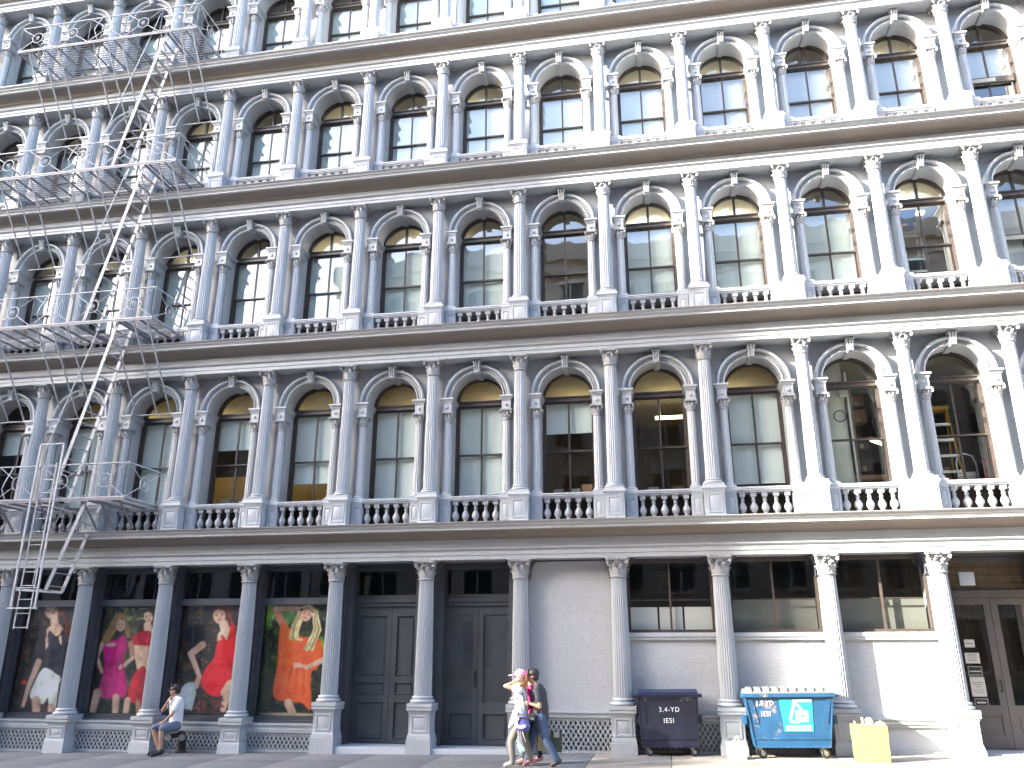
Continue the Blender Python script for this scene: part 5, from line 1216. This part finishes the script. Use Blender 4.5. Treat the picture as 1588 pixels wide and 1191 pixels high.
cloth('shirt', [('c', V['shL'], V['shR'], .078, .078), ('c', sh-Vector((0,0,.10)), V['waist']-Vector((0,0,.02)), .150, .142), ('c', V['waist'], (V['hipL']+V['hipR'])/2+Vector((.02,0,-.0)), .140, .142), ('c', V['shL'], V['shL'].lerp(V['elL'],.62), .072, .068), ('c', V['shR'], V['shR'].lerp(V['elR'],.55), .072, .068), ('c', V['neck']-Vector((.0,0,.035)), V['neck']-Vector((0,0,.06)), .072, .09)], 'shirtw', t, B)
cloth('shorts', [('c', V['hipL'], V['hipR'], .122, .122), ('c', V['hipL'], V['knL'].lerp(V['hipL'],.06), .108, .080), ('c', V['hipR'], V['knR'].lerp(V['hipR'],.06), .108, .080)], 'denimg', t, B)
cloth('hair', [('e', V['head']+Vector((.018,.01,.045)), (.103,.092,.095)), ('e', V['head']+Vector((.055,.02,.0)), (.07,.082,.085)), ('c', V['head']+f*.06+u*.105-l*.03, V['head']+f*.05+u*.105+l*.04, .030, .030)], 'hairblk', t, B, .009, 2)
b = MB(); o_ = Vector(B)
for sg in (-1,1): b.ball(V['head']+f*.094+u*.012+l*(sg*.034)-o_, (.028,.026,.021), 10, 6); b.tube([V['head']+f*.088+u*.016+l*(sg*.055)-o_, V['head']-f*.0+u*.012+l*(sg*.083)-o_], .006, 5)
b.tube([V['head']+f*.104+u*.014+l*.02-o_, V['head']+f*.104+u*.014-l*.02-o_], .007, 5); build('sunglasses', b, 'lens', t)
cloth('collar', [('c', V['neck']+Vector((-.03,-.06,-.03)), V['neck']+Vector((-.07,-.08,-.08)), .022, .012), ('c', V['neck']+Vector((.02,-.06,-.02)), V['neck']+Vector((-.03,-.11,-.08)), .022, .012), ('c', V['neck']+Vector((.05,.03,-.01)), V['neck']+Vector((.05,-.05,-.02)), .02, .02)], 'shirtw', t, B, .008, 2)
shoes(t, V, 'shoeblk', B)
b = MB(); b.tube([Vector((-7.68,-.25,.92))-o_, Vector((-7.65,-.26,.80))-o_, Vector((-7.64,-.27,.74))-o_], .010, 5); build('cord', b, 'strap', t)
# standpipe he sits on
t = thing('standpipe', 'low dark fire standpipe with capped outlets and a red band, under the seated man', 'standpipe', (-7.50,.06,gz(-7.50)))
b = MB(); b.tube([(0,.12,0),(0,.12,.34),(0,.02,.42)], 0.085, 12); b.lathe([(.12,0),(.12,.03),(.08,.05)], 14, 0, .12); build('pipe', b, 'dark', t)
for x in (-.11,.11):
    b = MB(); b.tube([(0,.05,.40),(x,-.05,.38),(x*1.25,-.15,.36)], .055, 12); o2 = build('outlet', b, 'dark', t); b = MB(); b.tube([(x*1.25,-.15,.36),(x*1.3,-.19,.355)], .068, 12); build('cap', b, 'steel', o2)
b = MB(); b.lathe([(.073,.14),(.076,.15),(.076,.24),(.073,.25)], 14, 0, .12); build('band', b, 'red', t); b = MB(); b.lathe([(.077,.175),(.079,.18),(.079,.21),(.077,.215)], 14, 0, .12); build('band_stripe', b, 'paper', t)
t.scale = (1.15, 1, .92)

# ---- woman in pink cap, walking, arms raised behind her head
B = (.32,-1.80,gz(.32)); ox, oy, g0 = .32, -1.80, gz(.32)
q = lambda dx, dy, z: (ox+dx, oy+dy, z)
J = dict(head=q(.015,0,1.50), neck=q(.04,0,1.36), shL=q(.03,-.155,1.29), shR=q(.03,.155,1.29), waist=q(.05,0,1.0), hipL=q(.04,-.085,.80), hipR=q(.04,.085,.80),
         elL=q(-.22,-.20,1.36), wrL=q(-.01,-.135,1.455), elR=q(-.19,.24,1.38), wrR=q(.02,.13,1.45), knL=q(-.13,-.09,.43), knR=q(.10,.08,.44), anL=q(-.10,-.09,g0+.085), anR=q(.20,.08,g0+.12), toL=q(-.22,-.10,g0+.035), toR=q(.10,.08,g0+.035))
t, V, f, l, u = person('woman in pink cap and white top walking with both arms raised behind her head', B, J, (-1,-.10,-.05), 'skinp', .93,
    [(q(-.01,-.135,1.455), (.85,.45,.05), (.1,.9,-.2), .9, .6, 1), (q(.02,.13,1.45), (.85,-.45,.05), (.1,-.9,-.2), .9, .6, -1)])
sh = (V['shL']+V['shR'])/2
cloth('top', [('c', V['shL'], V['shR'], .068, .068), ('c', sh-Vector((0,0,.09)), V['waist'], .128, .122), ('c', V['waist'], Vector(q(.03,0,.86)), .122, .138), ('c', V['shL'], V['shL'].lerp(V['elL'],.35), .062, .058), ('c', V['shR'], V['shR'].lerp(V['elR'],.35), .062, .058), ('c', q(-.05,-.11,.92), q(-.16,-.14,.66), .05, .016), ('c', q(-.02,-.12,.90), q(-.10,-.15,.70), .05, .016)], 'shirtw', t, B)
cloth('trousers', [('c', V['hipL'], V['hipR'], .108, .108), ('c', q(.04,0,.88), q(.04,0,.80), .118, .12)]+[x for k in 'LR' for x in (('c', V['hip'+k], V['kn'+k], .094, .066), ('c', V['kn'+k], V['an'+k]+Vector((0,0,.0)), .066, .056))], 'khaki', t, B)
cloth('hair', [('e', V['head']+Vector((.03,0,.01)), (.085,.083,.095)), ('e', V['head']+Vector((.10,0,-.05)), (.055,.06,.06)), ('c', V['head']+Vector((.11,0,-.06)), V['head']+Vector((.13,-.05,-.19)), .04, .022), ('c', V['head']+Vector((.08,-.04,-.08)), V['head']+Vector((.05,-.09,-.17)), .03, .02)], 'hairred', t, B, .009, 2)
cloth('cap', [('e', V['head']+Vector((.012,0,.065)), (.112,.094,.090)), ('e', V['head']+Vector((-.135,-.01,.045)), (.085,.075,.014), -.12, 'Y')], 'pinkcap', t, B, .009, 2)
eyes(V['head'], f, l, u, t, .93); o_ = Vector(B)
shoes(t, V, 'shoewht', B, .92, 'shoepink')
# her shoulder bag, the bag in front of her legs
t = thing('shoulder_bag', 'rounded blue violet shoulder bag at the hip of the woman in the pink cap', 'bag', q(.10,-.20,.60)); o_ = Vector(q(.10,-.20,.60))
blob('body', [('e', q(.10,-.20,.76), (.115,.055,.12)), ('e', q(.11,-.20,.69), (.125,.06,.10))], .009, 'purse', t, 3, o_)
b = MB()
for rr in (.075,.11): b.tube([Vector((rr*math.cos(a)-.02,-.062,.16+rr*.9*math.sin(a))) for a in [2.0+i*.33 for i in range(12)]], .011, 6)
build('trim', b, 'shirtw', t); b = MB(); b.bar((-.11,-.045,.235),(.13,-.045,.225),.03,.02,(0,0,1)); b.tube([Vector(q(.18,-.17,.84))-o_, Vector(q(.13,-.155,1.10))-o_, Vector(q(.05,-.16,1.36))-o_, Vector(q(.03,-.05,1.375))-o_], .011, 6); b.tube([Vector(q(.02,-.19,.84))-o_, Vector(q(-.02,-.14,1.1))-o_, Vector(q(.03,-.05,1.375))-o_], .009, 6); build('strap', b, 'strap', t)
b = MB(); b.tube([(.0,-.05,.0),(.03,-.06,-.08),(.06,-.05,-.16)], .006, 5); b.tube([(-.08,-.05,.02),(-.07,-.06,-.10),(-.065,-.05,-.19)], .006, 5); build('tassel', b, 'shirtw', t)
t = thing('plastic_bag', 'pale teal plastic bag hanging between the legs of the walking woman', 'bag', q(.02,.16,.22)); o_ = Vector(q(.02,.16,.22))
blob('body', [('c', q(-.02,.16,.37), q(.07,.16,.26), .022, .05), ('c', q(-.04,.17,.33), q(.02,.15,.25), .03, .045), ('c', q(-.05,.16,.42), q(-.03,.16,.36), .012, .02)], .009, 'teal', t, 3, o_)

# ---- second woman, mostly hidden, magenta top
B = (.52,-1.42,gz(.5)); ox, oy, g0 = .52, -1.42, gz(.5)
J = dict(head=q(-.06,0,1.50), neck=q(-.03,0,1.36), shL=q(-.02,-.15,1.30), shR=q(-.02,.15,1.30), waist=q(0,0,1.0), hipL=q(0,-.085,.80), hipR=q(0,.085,.80), elL=q(.02,-.20,1.04), wrL=q(-.14,-.18,.92), elR=q(.02,.2,1.04), wrR=q(-.12,.2,.9),
         knL=q(-.12,-.09,.44), knR=q(.10,.08,.44), anL=q(-.16,-.09,g0+.085), anR=q(.10,.08,g0+.10), toL=q(-.28,-.09,g0+.035), toR=q(-.02,.08,g0+.035))
t, V, f, l, u = person('woman in magenta top and maroon cap walking half hidden between two people', B, J, (-1,0,-.05), 'skinp', .93, [(q(-.14,-.18,.92), (-.8,0,-.5), (0,.8,-.2), .9, .8, 1), (q(-.12,.2,.9), (-.8,0,-.5), (0,-.8,-.2), .9, .8, -1)])
sh = (V['shL']+V['shR'])/2
cloth('top', [('c', V['shL'], V['shR'], .068, .068), ('c', sh-Vector((0,0,.09)), V['waist'], .128, .122), ('c', V['waist'], Vector(q(0,0,.80)), .122, .14)]+[x for k in 'LR' for x in (('c', V['sh'+k], V['el'+k], .06, .052), ('c', V['el'+k], V['el'+k].lerp(V['wr'+k],.8), .052, .042))], 'magenta', t, B)
cloth('trousers', [('c', V['hipL'], V['hipR'], .105, .105)]+[x for k in 'LR' for x in (('c', V['hip'+k], V['kn'+k], .09, .06), ('c', V['kn'+k], V['an'+k], .06, .045))], 'dark', t, B)
cloth('hair', [('e', V['head']+Vector((.03,0,.0)), (.088,.084,.10)), ('c', V['head']+Vector((.07,0,-.02)), V['head']+Vector((.12,-.03,-.38)), .06, .035), ('c', V['head']+Vector((.05,-.06,-.05)), V['head']+Vector((.06,-.13,-.40)), .04, .025)], 'hairbr', t, B, .009, 2)
cloth('cap', [('e', V['head']+Vector((.015,0,.065)), (.110,.094,.085)), ('e', V['head']+Vector((-.12,0,.045)), (.08,.072,.013))], 'maroon', t, B, .009, 2)
eyes(V['head'], f, l, u, t, .93); shoes(t, V, 'shoepink', B, .92)

# ---- man in charcoal shirt, striding
B = (.74,-1.72,gz(.74)); ox, oy, g0 = .74, -1.72, gz(.74)
J = dict(head=q(-.185,0,1.53), neck=q(-.12,0,1.385), shL=q(-.07,-.175,1.32), shR=q(-.07,.175,1.32), waist=q(-.035,0,1.0), hipL=q(-.03,-.09,.80), hipR=q(-.03,.09,.80), elL=q(-.02,-.215,1.01), wrL=q(-.22,-.19,1.07), elR=q(.05,.23,1.0), wrR=q(.04,.25,.76),
         knL=q(.09,-.09,.42), knR=q(-.22,.09,.46), anL=q(.27,-.09,g0+.11), anR=q(-.30,.09,g0+.09), toL=q(.19,-.10,g0+.035), toR=q(-.43,.09,g0+.035))
t, V, f, l, u = person('man in charcoal T-shirt and blue jeans striding left with bags in hand', B, J, (-1,-.05,-.12), 'skin', .98, [(q(-.22,-.19,1.07), (-.9,.1,.15), (0,.9,-.1), .95, .8, 1), (q(.04,.25,.76), (0,0,-1), (0,-1,0), .95, .9, 1)])
sh = (V['shL']+V['shR'])/2
cloth('t_shirt', [('c', V['shL'], V['shR'], .074, .074), ('c', sh-Vector((0,0,.09)), V['waist'], .150, .140), ('c', V['waist'], Vector(q(-.03,0,.80)), .140, .145)]+[('c', V['sh'+k], V['sh'+k].lerp(V['el'+k],.62), .070, .062) for k in 'LR'], 'charcoal', t, B)
cloth('jeans', [('c', V['hipL'], V['hipR'], .115, .115)]+[x for k in 'LR' for x in (('c', V['hip'+k], V['kn'+k], .102, .074), ('c', V['kn'+k], V['an'+k], .072, .062))], 'jeans', t, B)
cloth('hair', [('e', V['head']+Vector((.022,0,.045)), (.108,.090,.092)), ('e', V['head']+Vector((.055,0,-.01)), (.065,.083,.085)), ('c', V['head']+f*.055+u*.10-l*.04, V['head']+f*.055+u*.10+l*.04, .030, .030)], 'hairblk', t, B, .009, 2)
o_ = Vector(B); b = MB(); c_ = V['head']-o_
for sg in (-1,1): b.tube([c_+f*.096+u*.014+l*(sg*.058), c_+f*.0+u*.012+l*(sg*.082)], .004, 5); b.tube([c_+f*.094+u*.012+l*(sg*.034)+l*(.022*math.cos(a))+u*(.018*math.sin(a)) for a in [i*PI/5 for i in range(11)]], .0035, 5)
build('glasses', b, 'black', t)
eyes(V['head'], f, l, u, t, .98); shoes(t, V, 'shoebr', B)
t = thing('waist_bag', 'black camera bag hanging at the waist of the man in the charcoal shirt', 'bag', q(-.16,-.20,.76)); b = MB(); b.sq([(.05,.035,0),(.06,.045,.02),(.06,.045,.11),(.045,.035,.14)]); b.tube([(.02,0,.13),(.06,.04,.35),(.02,.12,.55)], .009, 5); build('body', b, 'shoeblk', t); b = MB(); b.box(-.035,.035,-.05,-.045,.04,.07); build('clasp', b, 'steel', t, 0)
bag('paper_bag', 'kraft paper shopping bag carried low behind the striding man', q(-.02,.27,.24), .3, .22, .11, .34, 'kraft', (-.03,))
b_ = bag('paper_bag', 'dark green shopping bag with white tag swinging behind the striding man', q(.20,.30,.22), .25, .20, .10, .34, 'olive', (.03,))
b = MB(); b.box(-.05,.05,-.074,-.068,.25,.34); build('tag', b, 'paper', b_, 0)
